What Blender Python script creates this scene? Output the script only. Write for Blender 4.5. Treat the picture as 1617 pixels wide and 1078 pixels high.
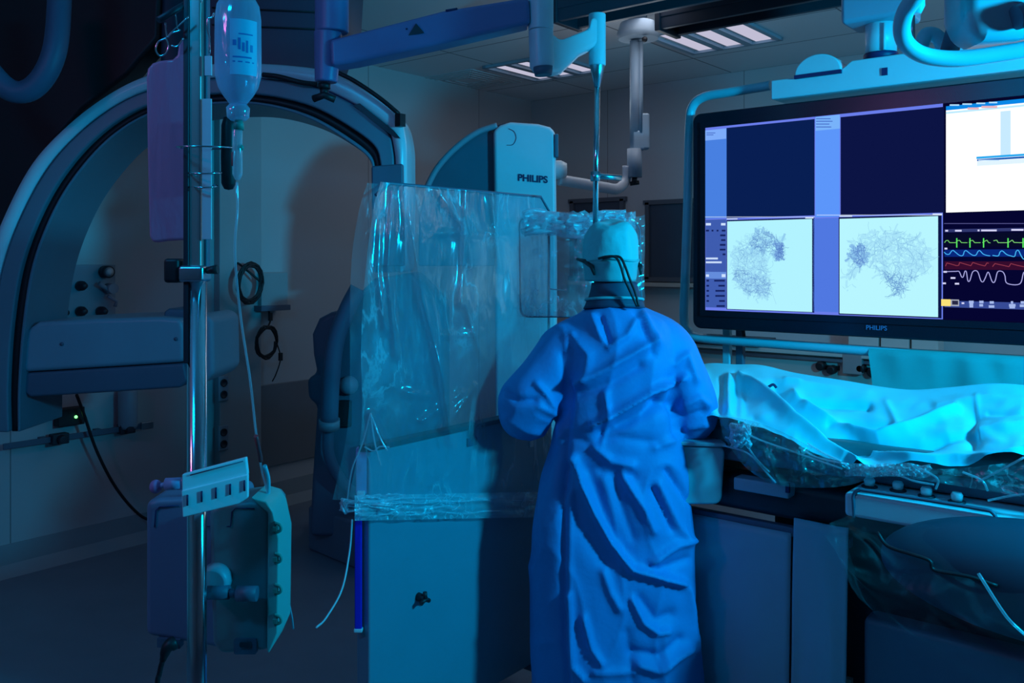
import bpy, bmesh, math, random
import numpy as np
from mathutils import Vector, Matrix, noise
for o in list(bpy.data.objects): bpy.data.objects.remove(o)
sc = bpy.context.scene
C = sc.collection
PI = math.pi

# ---------------------------------------------------------------- camera
F = 1400.0                       # focal length in pixels of the 1617 px wide frame
YAW = math.atan2(0.632, 0.775)
CAM = Vector((4.82, -6.18, 1.60))
FW = Vector((-math.sin(YAW), math.cos(YAW), 0))
RT = Vector((math.cos(YAW), math.sin(YAW), 0))
UP = Vector((0, 0, 1))
cd = bpy.data.cameras.new('camera'); cam = bpy.data.objects.new('camera', cd); C.objects.link(cam)
cam.location = CAM; cam.rotation_euler = (PI/2, 0, YAW)
cd.sensor_width = 36; cd.lens = 36*F/1617; cd.shift_y = -129/1617; cd.clip_start = 0.05
sc.camera = cam

# ---------------------------------------------------------------- world, exposure, lights
w = bpy.data.worlds.new('World'); sc.world = w; w.use_nodes = True
w.node_tree.nodes['Background'].inputs[0].default_value = (0.01, 0.02, 0.05, 1)
w.node_tree.nodes['Background'].inputs[1].default_value = 0.3
sc.view_settings.view_transform = 'Standard'
try: sc.view_settings.look = 'None'
except Exception: pass
sc.view_settings.gamma = 1; sc.view_settings.exposure = 0; sc.view_settings.use_curve_mapping = False

def area(name, loc, tgt, size, power, col, spread=PI, shape='DISK', sy=None):
    l = bpy.data.lights.new(name, 'AREA'); l.shape = shape; l.size = size
    if sy: l.size_y = sy
    l.energy = power; l.color = col; l.spread = spread
    o = bpy.data.objects.new(name, l); C.objects.link(o); o.location = loc
    o.rotation_euler = (Vector(tgt)-Vector(loc)).to_track_quat('-Z', 'Y').to_euler()
    return o
# unseen blue operating lamp over the table on the right, the key light
area('blue_light', (5.65, -3.72, 2.10), (3.5, -3.3, 1.6), 0.28, 92, (0.0, 0.56, 1.0), spread=PI*0.9)
# weaker blue fill, added to brighten the left side; no lamp seen there
area('blue_light', (3.6, -6.6, 2.9), (1.6, -3.8, 1.0), 0.4, 14, (0.0, 0.42, 1.0), spread=PI*0.9)
# dim violet fill added at the left behind the camera, unseen
area('violet_fill_light', (2.6, -7.6, 2.9), (3.2, -5.0, 1.6), 0.4, 6, (0.95, 0.22, 0.80))
# neutral light of the dimmed fluorescent fixtures; the third one added, without a fixture
area('dim_neutral_light', (2.6, -2.2, 2.93), (2.6, -2.2, 0), 0.6, 2.5, (0.85, 0.88, 1.0), shape='RECTANGLE', sy=0.6)
area('dim_neutral_light', (1.3, -1.5, 2.93), (1.3, -1.5, 0), 0.6, 1.5, (0.85, 0.86, 1.0), shape='RECTANGLE', sy=0.6)
area('dim_neutral_light', (4.3, -1.3, 2.93), (4.3, -0.5, 0), 0.6, 3.4, (0.85, 0.84, 1.0), shape='RECTANGLE', sy=0.6)
for lx, ly, le in ((2.2, -1.9, 3.6), (4.6, -1.4, 3.6)):  # bare point fills added to brighten the ceiling, no lamp of their own
    l = bpy.data.lights.new('ceiling_fill_light', 'POINT'); l.energy = le; l.color = (0.80, 0.90, 1.0); l.shadow_soft_size = 0.25
    o = bpy.data.objects.new('ceiling_fill_light', l); C.objects.link(o); o.location = (lx, ly, 2.45)

# ---------------------------------------------------------------- coordinate helpers
def cc(x, d, z): return CAM*1.0 + RT*x + FW*d + UP*(z-CAM.z)
def P(px, py, d): return CAM + FW*d + RT*((px-808.5)/F*d) + UP*((410-py)/F*d)
def ray(px, py): return FW + RT*((px-808.5)/F) + UP*((410-py)/F)
def hitY(px, py, Y):
    r = ray(px, py); return CAM + r*((Y-CAM.y)/r.y)
def hitX(px, py, X):
    r = ray(px, py); return CAM + r*((X-CAM.x)/r.x)
def hitZ(px, py, Z):
    r = ray(px, py); return CAM + r*((Z-CAM.z)/r.z)
def topx(v):
    q = Vector(v)-CAM; d = q.dot(FW); return 808.5+q.dot(RT)/d*F, 410-q.z/d*F

def cat(pts, n=6, closed=False):
    pts = [Vector(p) for p in pts]; L = len(pts); out = []
    rng = L if closed else L-1
    for i in range(rng):
        if closed: p0, p1, p2, p3 = pts[i-1], pts[i], pts[(i+1) % L], pts[(i+2) % L]
        else:
            p1, p2 = pts[i], pts[i+1]
            p0 = pts[i-1] if i > 0 else p1*2-p2
            p3 = pts[i+2] if i+2 < L else p2*2-p1
        for k in range(n):
            t = k/n
            out.append(0.5*((2*p1)+(p2-p0)*t+(2*p0-5*p1+4*p2-p3)*t*t+(3*p1-p0-3*p2+p3)*t**3))
    if not closed: out.append(pts[-1])
    return out

# ---------------------------------------------------------------- materials
def S(r, g, b):
    f = lambda c: (c/255)/12.92 if c/255 <= 0.04045 else ((c/255+0.055)/1.055)**2.4
    return (f(r), f(g), f(b))
MATS = {}
def mat(name, col, rough=0.5, metal=0.0, spec=0.5, bump=0, bscale=40, var=0, coat=0):
    if name in MATS: return MATS[name]
    m = bpy.data.materials.new(name); m.use_nodes = True; nt = m.node_tree; b = nt.nodes['Principled BSDF']
    b.inputs['Base Color'].default_value = (*col, 1); b.inputs['Roughness'].default_value = rough
    b.inputs['Metallic'].default_value = metal; b.inputs['Specular IOR Level'].default_value = spec
    if coat: b.inputs['Coat Weight'].default_value = coat
    tc = nt.nodes.new('ShaderNodeTexCoord'); nz = nt.nodes.new('ShaderNodeTexNoise')
    nt.links.new(tc.outputs['Object'], nz.inputs['Vector']); nz.inputs['Scale'].default_value = bscale; nz.inputs['Detail'].default_value = 4
    if bump:
        bp = nt.nodes.new('ShaderNodeBump'); bp.inputs['Strength'].default_value = bump; bp.inputs['Distance'].default_value = 0.01
        nt.links.new(nz.outputs[0], bp.inputs['Height']); nt.links.new(bp.outputs[0], b.inputs['Normal'])
    n2 = nt.nodes.new('ShaderNodeTexNoise'); n2.inputs['Scale'].default_value = 6; n2.inputs['Detail'].default_value = 3
    nt.links.new(tc.outputs['Object'], n2.inputs['Vector'])
    mx = nt.nodes.new('ShaderNodeMix'); mx.data_type = 'RGBA'
    v = var if var else 0.06
    mx.inputs[6].default_value = (*[c*(1-v) for c in col], 1); mx.inputs[7].default_value = (*[min(1, c*(1+v)) for c in col], 1)
    nt.links.new(n2.outputs[0], mx.inputs[0]); nt.links.new(mx.outputs[2], b.inputs['Base Color'])
    MATS[name] = m; return m
def emit(name, col, s=1.0):
    if name in MATS: return MATS[name]
    m = bpy.data.materials.new(name); m.use_nodes = True; nt = m.node_tree
    nt.nodes.remove(nt.nodes['Principled BSDF']); e = nt.nodes.new('ShaderNodeEmission')
    e.inputs[0].default_value = (*col, 1); e.inputs[1].default_value = s
    nt.links.new(e.outputs[0], nt.nodes['Material Output'].inputs[0]); MATS[name] = m; return m
def film(name, haze, col=(0.85, 0.92, 1.0), gloss=0.08, crease=0.35, scale=9, rough=0.18, tint=(1, 1, 1), stretch=(1, 1, 0.35)):
    """thin clear plastic: mostly see-through, with milky creases and a gloss"""
    if name in MATS: return MATS[name]
    m = bpy.data.materials.new(name); m.use_nodes = True; nt = m.node_tree; N = nt.nodes; L = nt.links
    N.remove(N['Principled BSDF'])
    tr = N.new('ShaderNodeBsdfTransparent'); tr.inputs[0].default_value = (*tint, 1)
    df = N.new('ShaderNodeBsdfDiffuse'); df.inputs[0].default_value = (*col, 1)
    tl = N.new('ShaderNodeBsdfTranslucent'); tl.inputs[0].default_value = (*col, 1)
    gl = N.new('ShaderNodeBsdfGlossy'); gl.inputs['Roughness'].default_value = rough; gl.inputs[0].default_value = (0.9, 0.95, 1, 1)
    tc = N.new('ShaderNodeTexCoord'); mp = N.new('ShaderNodeMapping'); mp.inputs['Scale'].default_value = stretch
    L.new(tc.outputs['Object'], mp.inputs[0])
    nz = N.new('ShaderNodeTexNoise'); nz.inputs['Scale'].default_value = scale; nz.inputs['Detail'].default_value = 5; nz.inputs['Distortion'].default_value = 0.6
    L.new(mp.outputs[0], nz.inputs['Vector'])
    s1 = N.new('ShaderNodeMath'); s1.operation = 'SUBTRACT'; s1.inputs[1].default_value = 0.5; L.new(nz.outputs[0], s1.inputs[0])
    s2 = N.new('ShaderNodeMath'); s2.operation = 'ABSOLUTE'; L.new(s1.outputs[0], s2.inputs[0])
    rp = N.new('ShaderNodeMapRange'); rp.inputs[1].default_value = 0.0; rp.inputs[2].default_value = 0.035
    rp.inputs[3].default_value = crease; rp.inputs[4].default_value = 0.0; L.new(s2.outputs[0], rp.inputs[0])
    n3 = N.new('ShaderNodeTexNoise'); n3.inputs['Scale'].default_value = 3.1; L.new(tc.outputs['Object'], n3.inputs['Vector'])
    r3 = N.new('ShaderNodeMapRange'); r3.inputs[1].default_value = 0.42; r3.inputs[2].default_value = 0.62; L.new(n3.outputs[0], r3.inputs[0])
    mu = N.new('ShaderNodeMath'); mu.operation = 'MULTIPLY'; L.new(rp.outputs[0], mu.inputs[0]); L.new(r3.outputs[0], mu.inputs[1])
    ad = N.new('ShaderNodeMath'); ad.operation = 'ADD'; ad.inputs[1].default_value = haze; ad.use_clamp = True; L.new(mu.outputs[0], ad.inputs[0])
    bp = N.new('ShaderNodeBump'); bp.inputs['Strength'].default_value = 0.6; bp.inputs['Distance'].default_value = 0.02; L.new(nz.outputs[0], bp.inputs['Height'])
    L.new(bp.outputs[0], gl.inputs['Normal']); L.new(bp.outputs[0], df.inputs['Normal'])
    a = N.new('ShaderNodeMixShader'); a.inputs[0].default_value = 0.4; L.new(df.outputs[0], a.inputs[1]); L.new(tl.outputs[0], a.inputs[2])
    b = N.new('ShaderNodeMixShader'); L.new(ad.outputs[0], b.inputs[0]); L.new(tr.outputs[0], b.inputs[1]); L.new(a.outputs[0], b.inputs[2])
    c = N.new('ShaderNodeMixShader'); c.inputs[0].default_value = gloss; L.new(b.outputs[0], c.inputs[1]); L.new(gl.outputs[0], c.inputs[2])
    L.new(c.outputs[0], N['Material Output'].inputs[0]); MATS[name] = m; return m
M = dict(
    enamel=mat('white_enamel', (0.62, 0.72, 0.78), 0.35, bump=0.02),
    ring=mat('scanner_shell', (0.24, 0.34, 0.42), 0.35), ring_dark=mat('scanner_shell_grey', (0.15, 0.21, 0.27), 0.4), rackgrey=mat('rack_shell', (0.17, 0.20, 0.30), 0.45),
    enamel_grey=mat('grey_enamel', (0.33, 0.42, 0.50), 0.4, bump=0.02),
    plastic=mat('white_plastic', (0.66, 0.72, 0.76), 0.4),
    greyplastic=mat('grey_plastic', (0.28, 0.33, 0.40), 0.45),
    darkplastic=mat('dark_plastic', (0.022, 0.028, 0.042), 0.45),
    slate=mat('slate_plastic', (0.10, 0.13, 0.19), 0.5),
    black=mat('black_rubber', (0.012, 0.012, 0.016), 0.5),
    steel=mat('chromed_steel', (0.75, 0.78, 0.82), 0.14, metal=1),
    brushed=mat('brushed_steel', (0.5, 0.55, 0.6), 0.32, metal=1),
    navy=mat('navy_print', (0.01, 0.02, 0.10), 0.5),
    bluestrip=mat('blue_strip', (0.01, 0.02, 0.55), 0.4),
    pink=mat('pink_plastic', (0.5, 0.20, 0.42), 0.5),
    violet=mat('lilac_enamel', (0.40, 0.38, 0.62), 0.4),
    gown=mat('blue_gown_cloth', (0.02, 0.26, 0.62), 0.62, bump=0.12, bscale=60),
    drape=mat('teal_drape_cloth', (0.06, 0.78, 0.90), 0.6, bump=0.1, bscale=25),
    draped=mat('green_drape_cloth', (0.10, 0.42, 0.42), 0.7, bump=0.1, bscale=25),
    skin=mat('skin', (0.55, 0.33, 0.25), 0.5),
    tealpaint=mat('teal_painted_metal', (0.25, 0.62, 0.72), 0.35),
    red=mat('red_plastic', (0.6, 0.05, 0.06), 0.5),
    rust=mat('copper_brown_plastic', (0.30, 0.10, 0.06), 0.5),
    cream=mat('cream_plastic', (0.62, 0.55, 0.46), 0.5),
    green=mat('green_plastic', (0.02, 0.30, 0.25), 0.5),
    clear=film('clear_cover_film', 0.16, crease=0.42),
    glassy=film('clear_acrylic', 0.05, crease=0.0, gloss=0.06, rough=0.05, tint=(0.80, 0.92, 0.95)),
    tubing=film('clear_tubing', 0.35, crease=0.1, gloss=0.12, rough=0.1),
    boomshade=mat('boom_lilac_shade', (0.20, 0.19, 0.40), 0.4),  # lilac look of the white arm's unlit face put into its base colour
    bottle=film('bottle_plastic', 0.45, col=(0.55, 0.75, 0.95), crease=0.1, gloss=0.14, rough=0.12),
    led=emit('green_led', (0.2, 1.0, 0.25), 2.5),
    tubeglow=emit('tube_glow', (0.62, 0.60, 0.78), 0.85),
    blueglow=emit('blue_lens_glow', (0.0, 0.5, 1.0), 2.0),
)

# ---------------------------------------------------------------- mesh building
class MB:
    def __init__(s): s.v = []; s.f = []; s.sm = []
    def add(s, vs, fs, smooth=False):
        o = len(s.v); s.v += [Vector(p) for p in vs]; s.f += [tuple(i+o for i in f) for f in fs]; s.sm += [smooth]*len(fs); return s
    def box(s, c, size, ax=None):
        X, Y, Z = ax or (Vector((1, 0, 0)), Vector((0, 1, 0)), UP); c = Vector(c); a, b, h = [q/2 for q in size]
        vs = [c+X*a*i+Y*b*j+Z*h*k for k in (-1, 1) for i, j in ((-1, -1), (1, -1), (1, 1), (-1, 1))]
        return s.add(vs, [(3, 2, 1, 0), (4, 5, 6, 7), (0, 1, 5, 4), (1, 2, 6, 5), (2, 3, 7, 6), (3, 0, 4, 7)])
    def tube(s, pts, r, n=10, closed=False, caps=True, flat=1.0):
        pts = [Vector(p) for p in pts]; L = len(pts)
        rr = r if hasattr(r, '__len__') else [r]*L
        T = []
        for i in range(L):
            a = pts[i-1] if (i > 0 or closed) else pts[i]; b = pts[(i+1) % L] if (i < L-1 or closed) else pts[i]
            T.append((b-a).normalized() if (b-a).length > 1e-9 else UP)
        ref = UP if abs(T[0].z) < 0.9 else RT
        nrm = (ref - T[0]*ref.dot(T[0])).normalized(); vs = []
        for i in range(L):
            nrm = nrm - T[i]*nrm.dot(T[i])
            nrm = nrm.normalized() if nrm.length > 1e-6 else T[i].orthogonal().normalized()
            bn = T[i].cross(nrm)
            for k in range(n):
                a = 2*PI*k/n; vs.append(pts[i]+(nrm*math.cos(a)+bn*math.sin(a)*flat)*rr[i])
        fs = []
        for i in range(L if closed else L-1):
            j = (i+1) % L
            for k in range(n): fs.append((i*n+k, i*n+(k+1) % n, j*n+(k+1) % n, j*n+k))
        s.add(vs, fs, True)
        if caps and not closed:
            s.add(vs[:n], [tuple(range(n))[::-1]]); s.add(vs[-n:], [tuple(range(n))])
        return s
    def lathe(s, o, axis, prof, n=28, sx=1.0):
        o = Vector(o); A = Vector(axis).normalized(); U = A.orthogonal().normalized() if abs(A.z) < 0.99 else RT; W = A.cross(U)
        vs = [o+A*h+(U*math.cos(2*PI*k/n)+W*math.sin(2*PI*k/n)*sx)*r for r, h in prof for k in range(n)]
        fs = [(i*n+k, i*n+(k+1) % n, (i+1)*n+(k+1) % n, (i+1)*n+k) for i in range(len(prof)-1) for k in range(n)]
        s.add(vs, fs, True)
        if prof[0][0] > 1e-5: s.add(vs[:n], [tuple(range(n))[::-1]])
        if prof[-1][0] > 1e-5: s.add(vs[-n:], [tuple(range(n))])
        return s
    def prism(s, poly, vec, smooth=False):
        poly = [Vector(p) for p in poly]; vec = Vector(vec); n = len(poly)
        s.add(poly+[p+vec for p in poly], [tuple(range(n)), tuple(range(2*n-1, n-1, -1))])
        s.add(poly+[p+vec for p in poly], [(i, i+n, (i+1) % n+n, (i+1) % n) for i in range(n)], smooth)
        return s
    def grid(s, fn, nu, nv, smooth=True):
        vs = [fn(i/nu, j/nv) for i in range(nu+1) for j in range(nv+1)]
        fs = [(i*(nv+1)+j, (i+1)*(nv+1)+j, (i+1)*(nv+1)+j+1, i*(nv+1)+j+1) for i in range(nu) for j in range(nv)]
        return s.add(vs, fs, smooth)
    def ball(s, c, r, n=16, m=10, ax=(1, 1, 1)):
        c = Vector(c)
        vs = [c+Vector((math.cos(2*PI*k/n)*math.sin(PI*j/m)*ax[0], math.sin(2*PI*k/n)*math.sin(PI*j/m)*ax[1], math.cos(PI*j/m)*ax[2]))*r for j in range(m+1) for k in range(n)]
        fs = [(j*n+k, (j+1)*n+k, (j+1)*n+(k+1) % n, j*n+(k+1) % n) for j in range(m) for k in range(n)]
        return s.add(vs, fs, True)
    def build(s, name, m, parent=None, bevel=0, label=None, cat=None, group=None, kind=None, seg=2, weld=True, solid=0):
        me = bpy.data.meshes.new(name); org = Vector((0, 0, 0))
        if parent is not None:
            p = parent; org = Vector(p['_o'])
        else:
            lo = [min(v[i] for v in s.v) for i in range(3)]; hi = [max(v[i] for v in s.v) for i in range(3)]
            org = Vector(((lo[0]+hi[0])/2, (lo[1]+hi[1])/2, lo[2]))
        me.from_pydata([v-org for v in s.v], [], s.f); me.polygons.foreach_set('use_smooth', s.sm); me.materials.append(m)
        bm = bmesh.new(); bm.from_mesh(me)
        if weld: bmesh.ops.remove_doubles(bm, verts=bm.verts, dist=1e-5)
        bmesh.ops.recalc_face_normals(bm, faces=bm.faces)
        bm.to_mesh(me); bm.free()
        o = bpy.data.objects.new(name, me); C.objects.link(o); o['_o'] = tuple(org)
        if parent is not None: o.parent = parent
        else: o.location = org
        if solid:
            q = o.modifiers.new('thickness', 'SOLIDIFY'); q.thickness = solid
        if bevel:
            b = o.modifiers.new('bevel', 'BEVEL'); b.width = bevel; b.segments = seg; b.limit_method = 'ANGLE'; b.angle_limit = 0.7
            for pl in me.polygons: pl.use_smooth = True
            q = o.modifiers.new('wn', 'WEIGHTED_NORMAL')
        tag(o, label, cat, group, kind); return o
def tag(o, label=None, cat=None, group=None, kind=None):
    if label: o['label'] = label
    if cat: o['category'] = cat
    if group: o['group'] = group
    if kind: o['kind'] = kind
    return o
def thing(name, label, cat, loc, group=None):
    o = bpy.data.objects.new(name, None); C.objects.link(o); o.location = loc; o.empty_display_size = 0.1
    o['_o'] = tuple(loc); return tag(o, label, cat, group)
def child(mb, name, m, parent, bevel=0, label=None, **k):
    return mb.build(name, m, parent, bevel, label, **k)
def dup(root, delta, label=None, group=None):
    r = root.copy(); C.objects.link(r); r.location = Vector(root.location)+Vector(delta)
    if label: r['label'] = label
    if group: r['group'] = group
    for ch in list(root.children):
        c = ch.copy(); C.objects.link(c); c.parent = r
        for g in list(ch.children):
            q = g.copy(); C.objects.link(q); q.parent = c
    return r
AX = (RT, FW, UP)
def pxpoly(pts, d): return [P(x, y, d) for x, y in pts]
def slab(mb, pts, d, th): return mb.prism(pxpoly(pts, d), FW*th)      # an outline facing the camera side with real thickness
def text_on(txt, origin, xdir, ydir, width, m, parent, name, thick=0.002, bold=0.0):
    cu = bpy.data.curves.new('t', 'FONT'); cu.body = txt; cu.extrude = 0; cu.offset = bold
    ob = bpy.data.objects.new('t', cu); C.objects.link(ob); bpy.context.view_layer.update()
    me = bpy.data.meshes.new_from_object(ob.evaluated_get(bpy.context.evaluated_depsgraph_get()))
    vs = [v.co.copy() for v in me.vertices]; fs = [tuple(p.vertices) for p in me.polygons]
    bpy.data.objects.remove(ob); mx = max(v.x for v in vs); mn = min(v.x for v in vs); k = width/(mx-mn)
    nr = Vector(xdir).cross(Vector(ydir)).normalized()
    mb = MB(); mb.add([Vector(origin)+Vector(xdir)*(v.x-mn)*k+Vector(ydir)*v.y*k+nr*thick for v in vs], fs)
    return child(mb, name, m, parent)
def folds_fn(lines):
    """lines: (points px, width px, height m) -> vectorised displacement at pixel positions"""
    def f(x, y):
        out = np.zeros_like(x)
        for pts, wd, h in lines:
            best = np.full_like(x, 1e9)
            for (x0, y0), (x1, y1) in zip(pts[:-1], pts[1:]):
                dx, dy = x1-x0, y1-y0; t = np.clip(((x-x0)*dx+(y-y0)*dy)/(dx*dx+dy*dy+1e-9), 0, 1)
                best = np.minimum(best, np.hypot(x-x0-t*dx, y-y0-t*dy))
            out += h*np.exp(-np.abs(best/wd)**1.5)
        return out
    return f

# ---------------------------------------------------------------- room shell
def wallmat(name, col, tile=None, rough=0.6):
    m = mat(name, col, rough, bump=0.03, bscale=120)
    return m
RX, RY, RZ = 8.6, -8.4, 3.0
def floor_material():
    m = mat('vinyl_floor', (0.20, 0.23, 0.28), 0.42, bump=0.02, bscale=200, var=0.12); return m
def tile_material():
    m = bpy.data.materials.new('ceiling_tiles'); m.use_nodes = True; N = m.node_tree.nodes; L = m.node_tree.links; b = N['Principled BSDF']
    b.inputs['Roughness'].default_value = 0.8
    tc = N.new('ShaderNodeTexCoord'); br = N.new('ShaderNodeTexBrick'); br.offset = 0; br.squash = 1
    br.inputs['Scale'].default_value = 1.0; br.inputs['Brick Width'].default_value = 1.2; br.inputs['Row Height'].default_value = 0.6
    br.inputs['Mortar Size'].default_value = 0.006; br.inputs['Color1'].default_value = (0.74, 0.74, 0.76, 1); br.inputs['Color2'].default_value = (0.72, 0.72, 0.74, 1)
    br.inputs['Mortar'].default_value = (0.22, 0.22, 0.24, 1); L.new(tc.outputs['Object'], br.inputs['Vector']); L.new(br.outputs[0], b.inputs['Base Color'])
    return m
def panel_material(name, col, wdt):
    m = bpy.data.materials.new(name); m.use_nodes = True; N = m.node_tree.nodes; L = m.node_tree.links; b = N['Principled BSDF']
    b.inputs['Roughness'].default_value = 0.55
    tc = N.new('ShaderNodeTexCoord'); sp = N.new('ShaderNodeSeparateXYZ'); cb = N.new('ShaderNodeMath'); cb.operation = 'ADD'
    L.new(tc.outputs['Object'], sp.inputs[0]); L.new(sp.outputs[0], cb.inputs[0]); L.new(sp.outputs[1], cb.inputs[1])
    md = N.new('ShaderNodeMath'); md.operation = 'PINGPONG'; md.inputs[1].default_value = wdt/2; L.new(cb.outputs[0], md.inputs[0])
    cp = N.new('ShaderNodeMath'); cp.operation = 'LESS_THAN'; cp.inputs[1].default_value = 0.003; L.new(md.outputs[0], cp.inputs[0])
    mx = N.new('ShaderNodeMix'); mx.data_type = 'RGBA'; mx.inputs[6].default_value = (*col, 1); mx.inputs[7].default_value = (*[c*0.45 for c in col], 1)
    L.new(cp.outputs[0], mx.inputs[0]); L.new(mx.outputs[2], b.inputs['Base Color']); return m
def struct(name, c, size, m, bevel=0): return MB().box(c, size).build(name, m, kind='structure', bevel=bevel)
wm = panel_material('wall_panels', (0.50, 0.50, 0.52), 1.2)
struct('floor', (RX/2, RY/2, -0.05), (RX+0.4, -RY+0.4, 0.1), floor_material())
struct('ceiling', (RX/2, RY/2, RZ+0.05), (RX+0.4, -RY+0.4, 0.1), tile_material())
struct('wall_left', (-0.1, RY/2, RZ/2), (0.2, -RY+0.4, RZ), wm)
struct('wall_back', (RX/2, 0.1, RZ/2), (RX+0.4, 0.2, RZ), wm)
struct('wall_right', (RX+0.1, RY/2, RZ/2), (0.2, -RY+0.4, RZ), wm)
struct('wall_front', (RX/2, RY-0.1, RZ/2), (RX+0.4, 0.2, RZ), wm)
cove = mat('cove_skirting', (0.30, 0.33, 0.36), 0.5)
bl = MB(); bl.prism([(0, RY, 0), (0.05, RY, 0), (0.012, RY, 0.06), (0.008, RY, 0.16), (0, RY, 0.16)], (0, -RY, 0)); bl.build('baseboard_left', cove, kind='structure')
bl = MB(); bl.prism([(0, 0, 0), (0, -0.05, 0), (0, -0.012, 0.06), (0, -0.008, 0.16), (0, 0, 0.16)], (RX, 0, 0)); bl.build('baseboard_back', cove, kind='structure')
# grey wall protection panel on the left wall
a = hitX(407, 615, 0.0); b = hitX(560, 600, 0.0)
trimg = mat('grey_wall_protection', (0.20, 0.20, 0.22), 0.5)
MB().box((0.012, (a.y+b.y)/2, (a.z+0.2)/2+0.05), (0.024, b.y-a.y, a.z-0.25)).build('trim_1', trimg, kind='structure', bevel=0.003)
# full-height pilaster and the observation window on the back wall
def backrect(x0, y0, x1, y1, Y): return hitY(x0, y0, Y), hitY(x1, y1, Y)
wg = mat('dark_window_glass', (0.05, 0.07, 0.11), 0.12)
frm = mat('window_frame_paint', (0.10, 0.11, 0.14), 0.5)
def window(name, x0, y0, x1, y1, ydepth=0.0, sill=True):
    p, q = backrect(x0, y0, x1, y1, -0.01)
    W = MB(); z0, z1 = q.z, p.z; X0, X1 = p.x, q.x; t = 0.035
    W.box(((X0+X1)/2, -0.012, (z0+z1)/2), (X1-X0, 0.012, z1-z0)); o = W.build(name, wg, kind='structure')
    fr = MB()
    for (cx, cz, sx, sz) in (((X0+X1)/2, z1, X1-X0+2*t, t), ((X0+X1)/2, z0, X1-X0+2*t, t), (X0, (z0+z1)/2, t, z1-z0), (X1, (z0+z1)/2, t, z1-z0)):
        fr.box((cx, -0.02, cz), (sx, 0.036, sz))
    child(fr, 'window_frame', frm, o)
    if sill:
        child(MB().box(((X0+X1)/2, -0.05, z0-0.04), (X1-X0+0.1, 0.1, 0.03)), 'window_sill', mat('pale_sill', (0.5, 0.48, 0.44), 0.4), o)
    return o
window('window_1', 1024, 320, 1180, 443)
window('window_2', 905, 318, 984, 440)
# ---------------------------------------------------------------- ceiling fixtures
def fluorescent(px, py, label, group='dimmed fluorescent ceiling fixtures'):
    c = hitZ(px, py, RZ); t = thing('ceiling_light', label, 'ceiling light', (c.x, c.y, RZ-0.05), group)
    fr = MB()
    for dx in (-0.3, 0.3): fr.box((c.x+dx, c.y, RZ-0.012), (0.03, 0.63, 0.02))
    for dy in (-0.3, 0.3): fr.box((c.x, c.y+dy, RZ-0.012), (0.63, 0.03, 0.02))
    for dx in (-0.1, 0.1): fr.box((c.x+dx, c.y, RZ-0.012), (0.05, 0.6, 0.02))
    child(fr, 'frame', M['enamel_grey'], t)
    for k in (-1, 0, 1):
        child(MB().box((c.x+k*0.2, c.y, RZ-0.004), (0.10, 0.56, 0.006)), 'reflector', M['tubeglow'], t)
    return t, c
t, c1 = fluorescent(1128, 56, 'lit three-tube ceiling fixture nearest the ceiling rail, above the big screen')
c2 = hitZ(858, 106, RZ)
dup(t, (c2.x-c1.x, c2.y-c1.y, 0), 'three-tube ceiling fixture half hidden by the elbow of the white ceiling arm', None)
# unseen blue and violet lamps; second blue and violet ones added as fill
for x, y, lab in ((5.65, -3.72, 'round blue operating lamp on a stem over the right part of the patient table'), (3.6, -6.6, 'added blue fill lamp, unseen, behind the drip stand'), (2.6, -7.6, 'added violet fill lamp, unseen, in the back left part of the ceiling')):
    t = thing('unseen_lamp', lab, 'ceiling lamp', (x, y, RZ-0.06))
    dz = 0.84 if x > 5 else 0.0
    if dz: child(MB().tube([(x, y, RZ-dz), (x, y, RZ)], 0.03, 14), 'stem', M['enamel'], t)
    child(MB().lathe((x, y, RZ-0.07-dz+0.07*(dz > 0)), UP, [(0.2, 0), (0.26, 0.02), (0.27, 0.07)]), 'housing', M['enamel'], t)
    child(MB().lathe((x, y, RZ-0.075-dz+0.07*(dz > 0)), UP, [(0.0, 0), (0.19, 0.004)]), 'lens', M['blueglow'], t)
# air vent, pale square in the ceiling
vc = hitZ(740, 127, RZ); t = thing('ceiling_vent', 'flat grey square vent in the ceiling beside the far corner', 'vent', (vc.x, vc.y, RZ-0.02))
vb = MB()
for k in range(5):
    a = 0.29-k*0.05
    for sx, sy, wx, wy in ((0, a, 2*a, 0.02), (0, -a, 2*a, 0.02), (a, 0, 0.02, 2*a), (-a, 0, 0.02, 2*a)): vb.box((vc.x+sx, vc.y+sy, RZ-0.003), (wx, wy, 0.006))
child(vb, 'grille', mat('vent_grey', (0.60, 0.60, 0.62), 0.6), t)
# ceiling rails under the ceiling running parallel to the back wall
t = thing('ceiling_rail', 'wide dark double rail under the ceiling above the slim column', 'ceiling rail', (5.0, -2.55, 2.8))
r0 = hitZ(893, 34, 2.76); r1 = hitZ(1052, 46, 2.76)
drm = mat('dark_rail_metal', (0.06, 0.065, 0.09), 0.4, metal=0.2)
def railbeam(Xa, Yr, name):
    rl = MB(); X1 = 8.5
    for dy, dz, w_, h_ in ((0, 0.06, 0.20, 0.05), (-0.08, 0.03, 0.03, 0.10), (0.08, 0.03, 0.03, 0.10), (0, 0.10, 0.10, 0.04)):
        rl.box(((Xa+X1)/2, Yr+dy, 2.76+dz), (X1-Xa, w_, h_))
    child(rl, name, drm, t, 0.004)
    child(MB().box((Xa+0.01, Yr, 2.79), (0.03, 0.22, 0.12)), 'end_cap', M['darkplastic'], t, 0.004)
    for k in range(4): child(MB().box((Xa+0.5+k*1.2, Yr, 2.93), (0.06, 0.06, 0.14)), 'hanger', M['brushed'], t)
railbeam(r0.x, r0.y, 'front_rail'); railbeam(r1.x, r1.y, 'rear_rail')
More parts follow.
